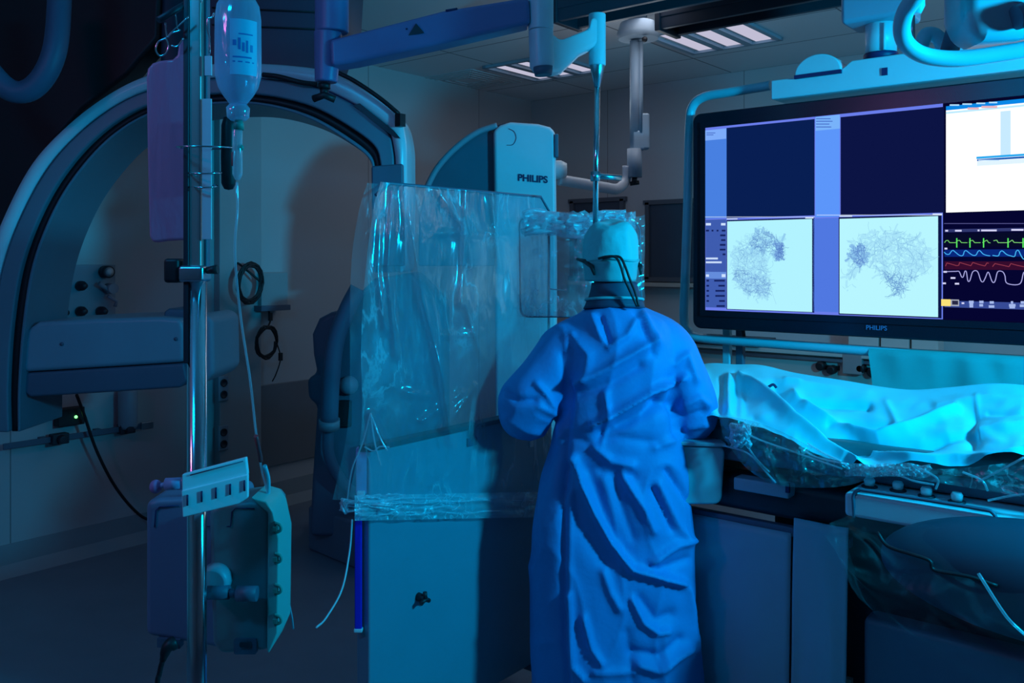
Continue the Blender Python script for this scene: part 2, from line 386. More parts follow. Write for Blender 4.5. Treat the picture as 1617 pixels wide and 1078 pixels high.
child(MB().box(((r1.x+0.1+8.4)/2, (r0.y+r1.y)/2, 2.90), (8.3-r1.x, abs(r1.y-r0.y)-0.2, 0.03)), 'cover_plate', mat('rail_plate_grey', (0.16, 0.16, 0.20), 0.5), t, 0.004)

# ---------------------------------------------------------------- left wall: things mounted on it
WX = 0.0
def wbox(x0, y0, x1, y1, th, mb=None, off=0.0):
    a = hitX(x0, y0, WX+off); b = hitX(x1, y1, WX+off); mb = mb or MB()
    mb.box((WX+off+th/2, (a.y+b.y)/2, (a.z+b.z)/2), (th, abs(b.y-a.y), abs(a.z-b.z))); return mb
# medical gas valves
t = thing('gas_outlet_panel', 'pale wall panel of medical gas outlets seen through the scanner arm', 'gas outlets', hitX(130, 510, WX+0.02))
child(wbox(82, 418, 180, 508, 0.02), 'back_plate', M['greyplastic'], t, 0.004)
for (px, py) in ((97, 452), (126, 451), (97, 493), (126, 491), (158, 491)):
    c = hitX(px, py, WX+0.02)
    child(MB().lathe(c, (1, 0, 0), [(0.026, 0), (0.026, 0.03), (0.016, 0.035), (0.016, 0.06), (0, 0.062)], 18), 'outlet', M['darkplastic'], t)
c = hitX(165, 429, WX+0.02)
g = child(MB().lathe(c, (1, 0, 0), [(0.034, 0), (0.034, 0.05), (0.028, 0.052)], 24), 'gauge', M['darkplastic'], t)
child(MB().lathe(c+Vector((0.053, 0, 0)), (1, 0, 0), [(0.026, 0), (0.0, 0.001)], 24), 'dial', M['plastic'], g)
c = hitX(170, 455, WX+0.02)
child(MB().tube([c, c+Vector((0.07, 0, 0))], 0.028, 14).tube([c+Vector((0.04, -.02, -0.04)), c+Vector((0.04, .03, -0.07)), c+Vector((0.04, 0.02, -0.10))], 0.010).tube([c+Vector((0.04, 0, -0.02)), c+Vector((0.045, -0.07, 0.03))], 0.012), 'regulator', M['greyplastic'], t, label='grey flow regulator')
child(MB().tube(cat([hitX(97, 497, 0.08), hitX(88, 515, 0.09), hitX(87, 540, 0.08)], 5), 0.006, 6), 'hose', M['black'], t)
# black box with LED, wall rail, cable
t = thing('power_supply', 'small black box with a green light low on the wall', 'power box', hitX(104, 667, WX))
child(wbox(84, 645, 126, 667, 0.06), 'case', M['black'], t, 0.005)
child(MB().ball(hitX(120, 658, WX+0.062), 0.008), 'indicator_light', M['led'], t)
t = thing('wall_rail', 'thin dark equipment rail with two clamps below the scanner box', 'wall rail', hitX(140, 690, WX))
a = hitX(5, 697, 0.05); b = hitX(240, 677, 0.05); zz = (a.z+b.z)/2
child(MB().box((0.05, (a.y+b.y)/2, zz), (0.012, b.y-a.y, 0.03)), 'bar', M['slate'], t, 0.002)
for px in (94, 200):
    c = hitX(px, 687, 0.06); child(MB().box((0.055, c.y, zz), (0.05, 0.085, 0.055)).lathe((0.08, c.y, zz), (1, 0, 0), [(0.025, 0), (0.02, 0.03)], 14), 'clamp', M['darkplastic'], t, 0.004)
c = hitX(232, 678, 0.06); child(MB().box((0.055, c.y, zz), (0.03, 0.07, 0.04)), 'end_bracket', M['brushed'], t, 0.003)
for k, yy in enumerate((a.y+0.2, b.y-0.3)): child(MB().box((0.022, yy, zz), (0.044, 0.03, 0.03)), 'standoff', M['slate'], t)
t = thing('drain_canister', 'faint grey cylinder on the wall below the scanner box', 'canister', hitX(202, 680, 0.06))
child(MB().lathe(hitX(202, 676, 0.06), UP, [(0.045, 0), (0.052, 0.02), (0.052, 0.2), (0.045, 0.22)], 20), 'body', M['greyplastic'], t)
cp = [hitX(121, 623, 0.15), hitX(133, 655, 0.12), hitX(152, 710, 0.1), hitX(180, 765, 0.1), hitX(212, 805, 0.1), hitX(240, 822, 0.12), hitX(300, 832, 0.25), hitX(400, 833, 0.2), hitX(480, 826, 0.1)]
MB().tube(cat(cp, 8), 0.008, 8).build('power_cable', M['black'], label='black cable sagging from the scanner box down across the wall base', cat='cable')
# duct trunking with sockets
t = thing('wall_duct', 'pale vertical cable duct with sockets on the left wall', 'cable duct', hitX(362, 760, WX))
a = hitX(338, 200, WX); b = hitX(404, 760, WX)
child(MB().box((0.03, (a.y+b.y)/2, 1.45), (0.06, b.y-a.y, 2.55)), 'channel', mat('duct_grey', (0.40, 0.40, 0.42), 0.5), t, 0.006)
for py in (552, 613, 691):
    c = hitX(351, py, 0.06); s = child(MB().box((0.068, c.y, c.z), (0.016, 0.07, 0.15)), 'socket_plate', M['greyplastic'], t, 0.004)
    for dz in (-0.035, 0.035):
        child(MB().lathe((0.076, c.y, c.z+dz), (1, 0, 0), [(0.024, 0), (0.024, 0.004), (0.018, 0.004), (0.016, 0.001), (0, 0.001)], 16), 'outlet', M['darkplastic'], s)
    if py == 552: child(MB().ball((0.085, c.y+0.015, c.z+0.01), 0.009), 'indicator_light', M['led'], s)
# shelf box with coiled black cables
t = thing('wall_interface_box', 'small grey box on the wall holding coiled cables', 'wall box', hitX(415, 490, WX))
child(wbox(398, 430, 440, 482, 0.10), 'case', mat('wallbox_grey', (0.36, 0.36, 0.38), 0.5), t, 0.006)
child(wbox(392, 482, 438, 488, 0.14), 'shelf', M['slate'], t, 0.002)
for (px, py, r, n, lab) in ((395, 447, 0.10, 5, 'thick bundle of coiled black cable hanging beside the grey wall box'), (421, 540, 0.085, 3, 'small loop of black cable hanging below the grey wall box')):
    c = hitX(px, py, 0.16); mb = MB(); pts = []
    for k in range(n*20+1):
        a_ = 2*PI*k/20; rr = r*(1+0.12*math.sin(k*0.7)); pts.append(c+Vector((0.012*math.sin(k*0.31), math.cos(a_)*rr*0.85, math.sin(a_)*rr*1.15)))
    mb.tube(pts, 0.007, 6)
    if n == 5: mb.tube(cat([pts[0], hitX(382, 420, 0.1), hitX(372, 413, 0.02)], 5), 0.007, 6)
    else:
        mb.tube(cat([hitX(424, 488, 0.1), hitX(427, 505, 0.13), pts[5]], 5), 0.006, 6); mb.tube(cat([pts[0], hitX(443, 565, 0.12), hitX(436, 590, 0.1), hitX(430, 602, 0.08)], 5), 0.004, 6)
        mb.box(hitX(443, 563, 0.12), (0.02, 0.02, 0.05)); mb.box(hitX(427, 500, 0.12), (0.02, 0.02, 0.05))
    mb.build('cable_coil', M['black'], label=lab, cat='cable')

# ---------------------------------------------------------------- back wall: counter, trunking, dispensers
t = thing('wall_counter', 'pale wall counter with a panelled front under the big screen', 'counter', (6.0, -0.2, 0))
wt = mat('counter_laminate', (0.66, 0.62, 0.58), 0.45)
p0 = hitY(1040, 560, -0.45)
child(MB().box((5.05, -0.222, 0.99), (6.9, 0.46, 0.03)), 'worktop', wt, t, 0.004)
fr = MB().box((5.05, -0.20, 0.78), (6.9, 0.38, 0.38))
child(fr, 'front_panel', mat('counter_front', (0.60, 0.56, 0.52), 0.5), t, 0.003)
child(MB().box((5.05, -0.18, 0.30), (6.8, 0.32, 0.60)), 'base_cabinet', mat('counter_base', (0.35, 0.34, 0.34), 0.5), t)
child(MB().box((5.05, -0.41, 0.95), (6.9, 0.03, 0.02)), 'edge_rail', M['brushed'], t)
for i, (px, py) in enumerate(((1308, 581), (1372, 585))):
    c = hitY(px, py, -0.43); k = thing('socket_knob', ('pair of black knobs on the counter front near the white panel middle', 'pair of black knobs on the counter front beside the hanging green drape')[i], 'knob', c)
    q = child(MB().lathe(c+Vector((-0.05, 0.035, 0.01)), (0, -1, 0), [(0.03, 0), (0.03, 0.05), (0.02, 0.06)], 14), 'knob', M['black'], k)
    child(MB().lathe(c+Vector((0.02, 0.035, -0.01)), (0, -1, 0), [(0.03, 0), (0.03, 0.05), (0.02, 0.06)], 14), 'knob', M['black'], k)
    child(MB().box(c+Vector((-0.01, 0.04, 0)), (0.14, 0.016, 0.03)), 'mount', M['black'], k)
c = hitY(1347, 573, -0.43); MB().box(c+Vector((0, 0.0, 0)), (0.12, 0.05, 0.14)).build('junction_box', mat('pinkish_box', (0.40, 0.33, 0.34), 0.5), bevel=0.006, label='greyish pink box on the counter front beside the drape', cat='box')
for (x0, x1, lab) in ((1345, 1392, 'leftmost of the three pale boxes on the counter below the screen'), (1396, 1440, 'middle one of the three pale boxes below the screen'), (1444, 1486, 'rightmost of the three pale boxes below the screen')):
    a = hitY(x0, 553, -0.2); b = hitY(x1, 520, -0.2)
    t = thing('glove_box', lab, 'box', ((a.x+b.x)/2, -0.2, 1.005), 'pale boxes on the counter')
    child(MB().box(((a.x+b.x)/2, -0.2, 1.003+0.12), (b.x-a.x, 0.14, 0.24)), 'carton', mat('carton_white', (0.62, 0.58, 0.56), 0.6), t, 0.004)
    child(MB().lathe(((a.x+b.x)/2, -0.271, 1.14), (0, -1, 0), [(0.045, 0), (0.04, 0.003), (0, 0.001)], 18, 0.6), 'opening', M['slate'], t)
a = hitY(1104, 578, -0.3); b = hitY(1214, 566, -0.3)
t = thing('keyboard_tray', 'flat dark tray standing on the counter behind the drape', 'tray', ((a.x+b.x)/2, -0.3, 1.005))
child(MB().box(((a.x+b.x)/2, -0.32, 1.028), (b.x-a.x, 0.3, 0.05)), 'tray', M['darkplastic'], t, 0.006)

# ---------------------------------------------------------------- big lateral C-arm on the left
def ell(t_, a_, b_): return a_+(b_-a_)*t_
O_ = [(-34, 683), (-42, 600), (-40, 500), (-24, 415), (4, 338), (48, 256), (105, 195), (167, 148), (228, 118), (300, 102), (380, 98), (460, 102), (520, 112), (580, 140), (626, 175), (640, 215), (642, 265), (642, 340), (640, 430)]
I_ = [(27, 683), (28, 610), (36, 510), (52, 415), (85, 330), (125, 268), (175, 215), (232, 180), (290, 168), (340, 163), (395, 163), (445, 172), (495, 190), (545, 220), (580, 248), (588, 275), (590, 305), (590, 360), (588, 430)]
Oc = cat([(x, y, 0) for x, y in O_], 6); Ic = cat([(x, y, 0) for x, y in I_], 6); D0 = 3.55
t = thing('c_arm_scanner', 'huge arched X-ray ring on the left with a wide flat box inside', 'x-ray scanner', P(330, 683, D0+0.15))
def layer(f0, f1, dz0, dz1, name, m, bev=0.008, i0=0, i1=None):
    mb = MB(); n = len(Oc); i1 = i1 or n; vs = []
    for i in range(i0, i1):
        o, q = Oc[i], Ic[i]
        for f, dd in ((f0, dz0), (f1, dz0), (f1, dz1), (f0, dz1)):
            xx = o.x+(q.x-o.x)*f; yy = o.y+(q.y-o.y)*f; vs.append(P(xx, yy, D0)+FW*dd)
    k = i1-i0; fs = [(4*i+j, 4*i+(j+1) % 4, 4*i+4+(j+1) % 4, 4*i+4+j) for i in range(k-1) for j in range(4)]
    mb.add(vs, fs, True); mb.add(vs[:4], [(0, 1, 2, 3)]); mb.add(vs[-4:], [(3, 2, 1, 0)])
    return child(mb, name, m, t, bev)
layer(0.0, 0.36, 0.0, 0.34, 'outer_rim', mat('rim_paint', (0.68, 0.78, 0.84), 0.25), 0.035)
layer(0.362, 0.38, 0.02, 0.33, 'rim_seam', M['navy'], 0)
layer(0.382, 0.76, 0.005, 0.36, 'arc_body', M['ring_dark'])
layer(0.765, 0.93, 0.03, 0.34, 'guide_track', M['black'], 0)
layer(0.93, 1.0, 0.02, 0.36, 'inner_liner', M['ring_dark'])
# detector housing box at the lower left end
hb = t
bx = MB(); slab(bx, [(42, 520), (60, 508), (150, 503), (255, 500), (286, 503), (290, 520), (290, 572), (34, 588), (36, 540)], D0+0.05, 0.42)
child(bx, 'detector_housing', M['ring'], t, 0.02, seg=3)
bx = MB(); slab(bx, [(34, 589), (290, 573), (296, 600), (285, 612), (160, 620), (48, 627), (36, 620)], D0+0.06, 0.40)
child(bx, 'detector_face', M['slate'], t, 0.012)
bx = MB(); slab(bx, [(290, 500), (322, 495), (336, 505), (338, 590), (322, 606), (296, 606), (291, 560)], D0+0.10, 0.36)
child(bx, 'housing_end_cap', M['greyplastic'], t, 0.02, seg=3)
bx = MB(); slab(bx, [(258, 504), (258, 492), (266, 487), (300, 489), (302, 504)], D0+0.12, 0.2); child(bx, 'grip_bump', M['slate'], t, 0.01)
for px, py in ((98, 543), (278, 535)): child(MB().lathe(P(px, py, D0+0.05), -FW, [(0.008, 0), (0.008, 0.003), (0, 0.003)], 12), 'screw', M['slate'], t)
# slot and hose clips on the right shoulder
sl = MB(); slab(sl, [(558, 166), (568, 163), (622, 206), (632, 218), (622, 216), (600, 200)], D0-0.012, 0.02); child(sl, 'vent_slot', M['darkplastic'], t)
child(MB().tube(cat([P(528, 112, D0-0.02), P(560, 128, D0-0.03), P(600, 155, D0-0.03), P(630, 180, D0-0.02)], 6), 0.009, 8).box(P(632, 190, D0-0.02), (0.03, 0.03, 0.05)), 'cable', M['black'], t)
child(MB().tube(cat([P(415, 118, D0-0.02), P(440, 121, D0-0.03), P(475, 130, D0-0.03), P(500, 133, D0-0.0)], 6), 0.010, 8), 'cable', M['black'], t)
bx = MB(); slab(bx, [(586, 262), (636, 258), (638, 420), (588, 420)], D0-0.03, 0.06); child(bx, 'tube_end_housing', M['slate'], t, 0.008)

# ceiling carriage carrying it: dark housings at the upper left
t = thing('ceiling_carriage', 'dark bulky ceiling carriage above and behind the arched X-ray arm', 'ceiling carriage', P(100, 200, 4.25))
mb = MB(); d = 4.02
slab(mb, [(-160, -175), (150, -175), (255, -60), (250, 60), (200, 118), (130, 172), (78, 232), (34, 306), (8, 380), (-20, 470), (-160, 480)], d, 0.16)
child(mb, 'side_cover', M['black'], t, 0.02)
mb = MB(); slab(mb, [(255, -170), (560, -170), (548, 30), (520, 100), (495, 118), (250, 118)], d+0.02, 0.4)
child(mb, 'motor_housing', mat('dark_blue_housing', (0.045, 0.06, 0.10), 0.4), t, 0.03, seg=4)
for yy in (18, 45): 
    child(MB().tube([P(335, yy-6, d+0.012), P(520, yy+2, d+0.012)], 0.004, 6), 'seam', M['black'], t)
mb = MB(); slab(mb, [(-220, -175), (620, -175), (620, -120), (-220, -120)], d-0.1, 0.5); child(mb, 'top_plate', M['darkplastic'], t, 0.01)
# dim sagging hose at the upper left corner
MB().tube(cat([P(-60, -60, 3.3), P(-45, 60, 3.3), P(5, 135, 3.3), P(50, 140, 3.3), P(85, 85, 3.3), P(95, -20, 3.35), P(100, -160, 3.4)], 8), 0.042, 14).build('cable_hose', mat('dim_blue_hose', (0.07, 0.12, 0.20), 0.5), label='thick dim blue hose sagging in a U from the ceiling at the upper left', cat='hose')

# ---------------------------------------------------------------- frontal stand with lettering
d = 4.55
t = thing('x_ray_stand', 'cyan upright X-ray stand head with dark lettering behind the plastic screen', 'x-ray stand', P(828, 900, d+0.2).xy.to_3d())
mb = MB(); slab(mb, [(779, 206), (790, 197), (806, 192), (850, 195), (869, 200), (877, 208), (878, 250), (880, 420), (880, 700), (782, 700), (782, 420)], d, 0.42)
child(mb, 'head_cover', M['enamel'], t, 0.02, seg=4)
mb = MB(); slab(mb, [(783, 216), (779, 207), (800, 193), (760, 204), (720, 232), (690, 268), (672, 298), (662, 340), (660, 420), (783, 420)], d+0.06, 0.3)
child(mb, 'side_cover', M['slate'], t, 0.01)
arc = [P(x, y, d+0.03) for x, y in ((672, 300), (690, 266), (718, 235), (752, 210), (785, 198))]
child(MB().tube(cat(arc, 8), 0.016, 10), 'edge_trim', M['greyplastic'], t)
mb = MB(); slab(mb, [(781, 700), (880, 700), (885, 1000), (776, 1000)], d+0.02, 0.4); child(mb, 'column', M['enamel_grey'], t, 0.02)
lp = [P(x, y, d-0.004) for x, y in ((803, 203), (812, 208), (815, 218), (810, 228), (800, 229))]
child(MB().tube(cat(lp, 6), 0.0015, 5), 'panel_seam', M['navy'], t)
child(MB().box(P(878, 232, d+0.05), (0.02, 0.12, 0.12), AX), 'side_switch', M['slate'], t, 0.004)
text_on('PHILIPS', P(818, 285, d-0.004), (RT-UP*0.08).normalized(), UP, 0.153, M['navy'], t, 'lettering', 0.001, 0.03)
child(MB().lathe(P(886, 268, d+0.2), RT, [(0.05, -0.06), (0.05, 0.0), (0.035, 0.03)], 18), 'swivel_joint', M['enamel'], t)
# the pale bent arm from the stand to the slim ceiling column
mb = MB(); mb.tube(cat([P(882, 284, 4.75), P(920, 290, 4.8), P(955, 296, 4.85), P(975, 298, 4.9), P(988, 285, 4.95), P(990, 262, 4.95)], 8), [0.03]*41, 12, flat=0.7)
mb.build('pivot_linkage', mat('pale_grey_paint', (0.55, 0.55, 0.60), 0.4), label='pale bent arm between the lettered stand and the slim ceiling column', cat='arm')

# slim ceiling column
d = 4.95
top = P(1003, 40, d); t = thing('ceiling_column', 'slim pale ceiling column with a black knob at its lower end', 'ceiling column', P(1003, 292, d))
child(MB().lathe(P(1008, 62, d), UP, [(0.11, 0), (0.12, 0.03), (0.10, 0.09), (0.05, 0.11)], 24), 'flange', M['enamel_grey'], t)
child(MB().tube([P(1008, 60, d), Vector((P(1008, 60, d).x, P(1008, 60, d).y, RZ))], 0.05, 16), 'upper_post', M['enamel_grey'], t)
child(MB().tube([P(1003, 65, d), P(1003, 245, d)], 0.03, 16).tube([P(1012, 65, d-0.02), P(1012, 210, d-0.02)], 0.012, 10), 'post', M['enamel_grey'], t)
child(MB().tube([P(1002, 235, d), P(1002, 280, d)], 0.042, 18), 'lower_sleeve', M['greyplastic'], t)
child(MB().box(P(1018, 208, d), (0.05, 0.06, 0.2), AX).box(P(1008, 222, d), (0.07, 0.06, 0.11), AX), 'side_bracket', M['enamel_grey'], t, 0.012)
child(MB().tube([P(1002, 280, d), P(1002, 290, d)], 0.015, 10).tube([P(995, 290, d), P(1009, 288, d)], 0.012, 8), 'knob', M['black'], t)
child(MB().ball(P(1018, 62, d-0.1), 0.016), 'screw_cap', M['black'], t)

# ---------------------------------------------------------------- dark floor stand behind the screen, left of the shield
t = thing('c_arm_floor_stand', 'dark bulky floor stand with a fat hose standing left behind the plastic screen', 'floor stand', hitZ(540, 890, 0.0))
b0 = hitZ(487, 868, 0); b1 = hitZ(600, 915, 0)
mb = MB(); dS = 4.72
slab(mb, [(488, 848), (492, 760), (500, 640), (486, 630), (484, 598), (500, 590), (494, 560), (492, 528), (503, 503), (522, 493), (548, 492), (560, 470), (590, 440), (650, 430), (700, 480), (700, 848)], dS, 0.5)
child(mb, 'stand_body', M['slate'], t, 0.03, seg=4)
mb = MB(); mb.prism([Vector((b0.x, b0.y, 0)), Vector((b1.x, b1.y, 0)), Vector((b1.x, b1.y, 0))+RT*0.55, Vector((b1.x, b1.y, 0))+RT*0.55+FW*0.9, Vector((b0.x, b0.y, 0))+FW*0.5], (0, 0, 0.24)); child(mb, 'plinth', mat('plinth_grey', (0.14, 0.18, 0.24), 0.5), t, 0.015)
child(MB().tube(cat([P(566, 455, dS-0.12), P(548, 490, dS-0.13), P(530, 540, dS-0.14), P(523, 600, dS-0.14), P(520, 665, dS-0.12)], 8), 0.045, 16), 'hose', mat('hose_blue_grey', (0.10, 0.16, 0.24), 0.5), t)
child(MB().tube([P(520, 662, dS-0.12), P(520, 676, dS-0.11)], 0.055, 16), 'hose_collar', M['greyplastic'], t)
child(MB().tube(cat([P(518, 676, dS-0.1), P(520, 720, dS-0.1), P(540, 760, dS-0.06), P(570, 790, dS)], 8), 0.03, 12), 'hose_tail', mat('hose_blue_grey', (0, 0, 0)), t)
child(MB().ball(P(551, 608, dS-0.02), 0.05), 'joint_cap', M['greyplastic'], t)
child(MB().box(P(545, 652, dS), (0.07, 0.06, 0.14), AX), 'connector_recess', M['black'], t, 0.006)
# ---------------------------------------------------------------- white spring arm with the hanging rod
t = thing('ceiling_boom', 'white jointed ceiling arm with a warning triangle and a hanging steel rod', 'ceiling arm', P(835, 60, 2.9))
dA, dB = 2.80, 2.90
def seg(mb, pts, d0, d1, th):           # outline whose depth runs from d0 at its left to d1 at its right
    x0 = min(p[0] for p in pts); x1 = max(p[0] for p in pts)
    mb.prism([P(x, y, d0+(d1-d0)*(x-x0)/(x1-x0)) for x, y in pts], FW*th); return mb
child(MB().tube([P(524, 52, dA+0.06), Vector((P(524, 50, dA+0.06).x, P(524, 50, dA+0.06).y, RZ))], 0.054, 24), 'drop_tube', M['boomshade'], t, 0.006)
child(MB().tube([P(518, 50, dA+0.06), P(515, 130, dA+0.06)], [0.045, 0.036], 22), 'left_joint', M['boomshade'], t, 0.006)
child(seg(MB(), [(520, 62), (560, 52), (700, 16), (835, -6), (838, 36), (700, 68), (560, 98), (522, 104)], dA, dB, 0.10), 'main_boom', M['boomshade'], t, 0.015, seg=3)
child(MB().tube([P(512, 132, dA+0.06), P(512, 140, dA+0.06)], 0.02, 14).tube([P(512, 138, dA+0.06), P(512, 153, dA+0.06)], 0.014, 12).tube([P(495, 156, dA+0.06), P(512, 150, dA+0.05), P(529, 157, dA+0.06)], 0.012, 8), 'knob', M['black'], t)
zt = dA+(dB-dA)*0.43-0.003
wt_ = MB().prism([P(645, 56, zt), P(670, 52, zt+0.002), P(657, 37, zt)], -FW*0.002)
child(wt_, 'warning_triangle', M['darkplastic'], t)
child(MB().tube([P(641, 46, zt), P(644, 46, zt)], 0.004, 6).tube([P(671, 41, zt+0.01), P(671, 50, zt+0.01)], 0.002, 6).box(P(669, 46, zt+0.01), (0.008, 0.002, 0.003), AX), 'print_mark', M['navy'], t)
child(MB().tube([P(704, 17, zt+0.02), P(722, 14, zt+0.03)], 0.004, 6), 'print_mark', M['navy'], t)
dj = dB+0.04
child(MB().tube([P(854, -60, dj), P(854, 48, dj)], 0.042, 24), 'upper_sleeve', M['enamel'], t, 0.004)
child(MB().tube([P(854, 48, dj), P(856, 105, dj), P(860, 116, dj)], [0.041, 0.041, 0.028], 24), 'elbow_hub', M['enamel'], t, 0.004)
child(MB().tube([P(857, 106, dj-0.01), P(858, 119, dj-0.01)], [0.034, 0.028], 20), 'elbow_cap', M['slate'], t)
child(seg(MB(), [(868, 48), (885, 62), (930, 44), (934, 26), (956, 28), (956, 52), (948, 68), (915, 84), (886, 112), (866, 116)], dj-0.02, dj+0.18, 0.075), 'short_boom', M['enamel'], t, 0.014, seg=3)
dr = dj+0.18
child(MB().tube([P(943, 22, dr), P(943, 104, dr)], 0.030, 22), 'end_hub', M['enamel'], t, 0.004)
child(MB().lathe(P(943, 138, dr), UP, [(0.010, 0), (0.022, 0.055), (0.026, 0.075), (0.026, 0.083)], 20), 'cone_nut', M['brushed'], t)
child(MB().tube([P(943, 134, dr), P(940, 368, dr)], 0.010, 14), 'rod', M['steel'], t)
child(MB().tube([P(935, 277, dr), P(981, 281, dr+0.02)], 0.010, 12).tube([P(940, 271, dr), P(940, 286, dr)], 0.017, 14), 'side_handle', M['brushed'], t)

# ---------------------------------------------------------------- small hanging shield in plastic behind the head
dh = 3.28
t = thing('hanging_shield', 'small clear shield wrapped in crinkled plastic hanging from the steel rod beside the surgeon', 'radiation shield', P(915, 500, dh))
def rounded(pts, r=8, n=5):
    out = []; L = len(pts)
    for i in range(L):
        p = Vector((*pts[i], 0)); a = Vector((*pts[i-1], 0)); b = Vector((*pts[(i+1) % L], 0)); u = (a-p).normalized()*r; v = (b-p).normalized()*r
        for k in range(n+1):
            s = k/n; q = (p+u)*(1-s)**2+p*2*s*(1-s)+(p+v)*s*s; out.append((q.x, q.y))
    return out
child(slab(MB(), rounded([(820, 343), (1010, 352), (1014, 500), (822, 500)], 14), dh, 0.010), 'acrylic_pane', M['glassy'], t)
child(MB().tube([P(x, y, dh) for x, y in rounded([(820, 343), (1010, 352), (1014, 500), (822, 500)], 14)], 0.003, 6, closed=True), 'pane_edge', M['slate'], t)
rnd = random.Random(4)
def crumple(x0, y0, x1, y1, d, amp, nu, nv, seed, fr=0.05):
    def fn(u, v):
        px = x0+(x1-x0)*u; py = y0+(y1-y0)*v; n1 = noise.noise(Vector((px*fr, py*fr, seed))); n2 = noise.noise(Vector((px*fr*2.7, py*fr*2.7, seed+5)))
        e = noise.noise(Vector((px*fr*1.5, seed, 0)))*5*(1-v)
        return P(px, py+e, d)+FW*amp*(n1+0.5*n2)
    return MB().grid(fn, nu, nv)
crk = film('crinkled_cover_film', 0.42, crease=0.6, scale=22, gloss=0.14, rough=0.22, stretch=(1, 1, 1))
child(crumple(816, 340, 1018, 500, dh-0.03, 0.03, 50, 40, 1.5, 0.03), 'plastic_cover', M['clear'], t)
mb = MB()
for k in range(7):
    y = 338+k*5; pts = [P(826+u*20+rnd.uniform(-3, 3), y+rnd.uniform(-2.5, 2.5)-4*math.sin(u*1.1), dh-0.05+rnd.uniform(-.02, .02)) for u in range(9)]
    mb.tube(cat(pts, 4), [0.006+0.004*abs(math.sin(i*.4+k)) for i in range(33)], 6)
mb.add(crumple(828, 334, 1004, 372, dh-0.06, 0.05, 46, 12, 3.3, 0.09).v, crumple(828, 334, 1004, 372, dh-0.06, 0.05, 46, 12, 3.3, 0.09).f, True)
child(mb, 'gathered_plastic', crk, t, label='gathered crinkled plastic')
child(MB().tube([P(868, 456, dh-0.062), P(893, 459, dh-0.062)], 0.0025, 5), 'plastic_crease', M['plastic'], t)

# ---------------------------------------------------------------- mobile radiation shield
XS = 2.80
def sh(px, py, off=0.0): return hitX(px, py, XS+off)
t = thing('mobile_shield', 'tall mobile radiation shield with a pale lower panel standing left of the surgeon', 'radiation shield', (XS-0.02, -3.95, 0))
YL = sh(583, 700).y; YR = sh(872, 690).y
z_mid = sh(583, 712).z; z_top = sh(600, 287).z
child(MB().box((XS-0.03, (YL+YR)/2, (z_mid+0.1)/2), (0.06, YR-YL, z_mid-0.1)), 'lower_panel', mat('shield_panel_blue_grey', (0.17, 0.27, 0.35), 0.4), t, 0.008)
child(MB().box((XS-0.012, (YL+YR)/2, z_mid+0.008), (0.05, YR-YL, 0.014)), 'seam_strip', M['darkplastic'], t)
pane = [(XS-0.02, YL+0.02, z_mid), (XS-0.02, YR, z_mid), (XS-0.02, YR, z_top-0.05), (XS-0.02, YR-0.05, z_top), (XS-0.02, YL+0.10, z_top), (XS-0.02, YL+0.04, z_top-0.04)]
child(MB().prism(pane, (-0.012, 0, 0)), 'acrylic_pane', M['glassy'], t)
child(MB().tube(cat([Vector(p)+Vector((0.004, 0, 0)) for p in pane[1:]], 1), 0.005, 6), 'pane_edge', M['slate'], t)
child(MB().box(sh(745, 697, 0.004), (0.012, 0.045, 0.028)), 'label_plate', M['navy'], t, 0.002)
child(MB().box(sh(839, 700, 0.004), (0.006, 0.02, 0.025)), 'label_sticker', M['plastic'], t)
c = sh(664, 943, 0.01); mb = MB().lathe(c, (1, 0, 0), [(0.014, -0.01), (0.012, 0.02)], 12)
for k in range(3):
    a = PI/2+k*2*PI/3; mb.tube([c+Vector((0.02, 0, 0)), c+Vector((0.02, math.cos(a)*0.022, math.sin(a)*0.022))], 0.007, 8)
child(mb, 'star_knob', M['black'], t)
pp = P(569, 740, 2.66); child(MB().box(P(572, 742, 2.69), (0.035, 0.03, 0.14), AX), 'side_bracket', M['violet'], t, 0.004)
child(MB().box(P(574, 707, 2.68), (0.025, 0.02, 0.02), AX), 'black_clip', M['black'], t, 0.003)
child(MB().box(P(566, 900, 2.67), (0.021, 0.016, 0.36), AX), 'blue_strip', M['bluestrip'], t, 0.003, label='deep blue vertical strip')
child(MB().box(P(566, 994, 2.67), (0.026, 0.02, 0.012), AX).box(P(570, 788, 2.67), (0.024, 0.02, 0.05), AX), 'strip_cap', M['plastic'], t, 0.003)
for yy in (YL+0.1, YR-0.1):
    child(MB().box((XS-0.03, yy, 0.09), (0.5, 0.05, 0.04)), 'foot', M['slate'], t, 0.006)
    for xx in (-0.22, 0.2): child(MB().tube([(XS+xx-0.03, yy-0.015, 0.035), (XS+xx-0.03, yy+0.015, 0.035)], 0.035, 18), 'caster', M['black'], t)
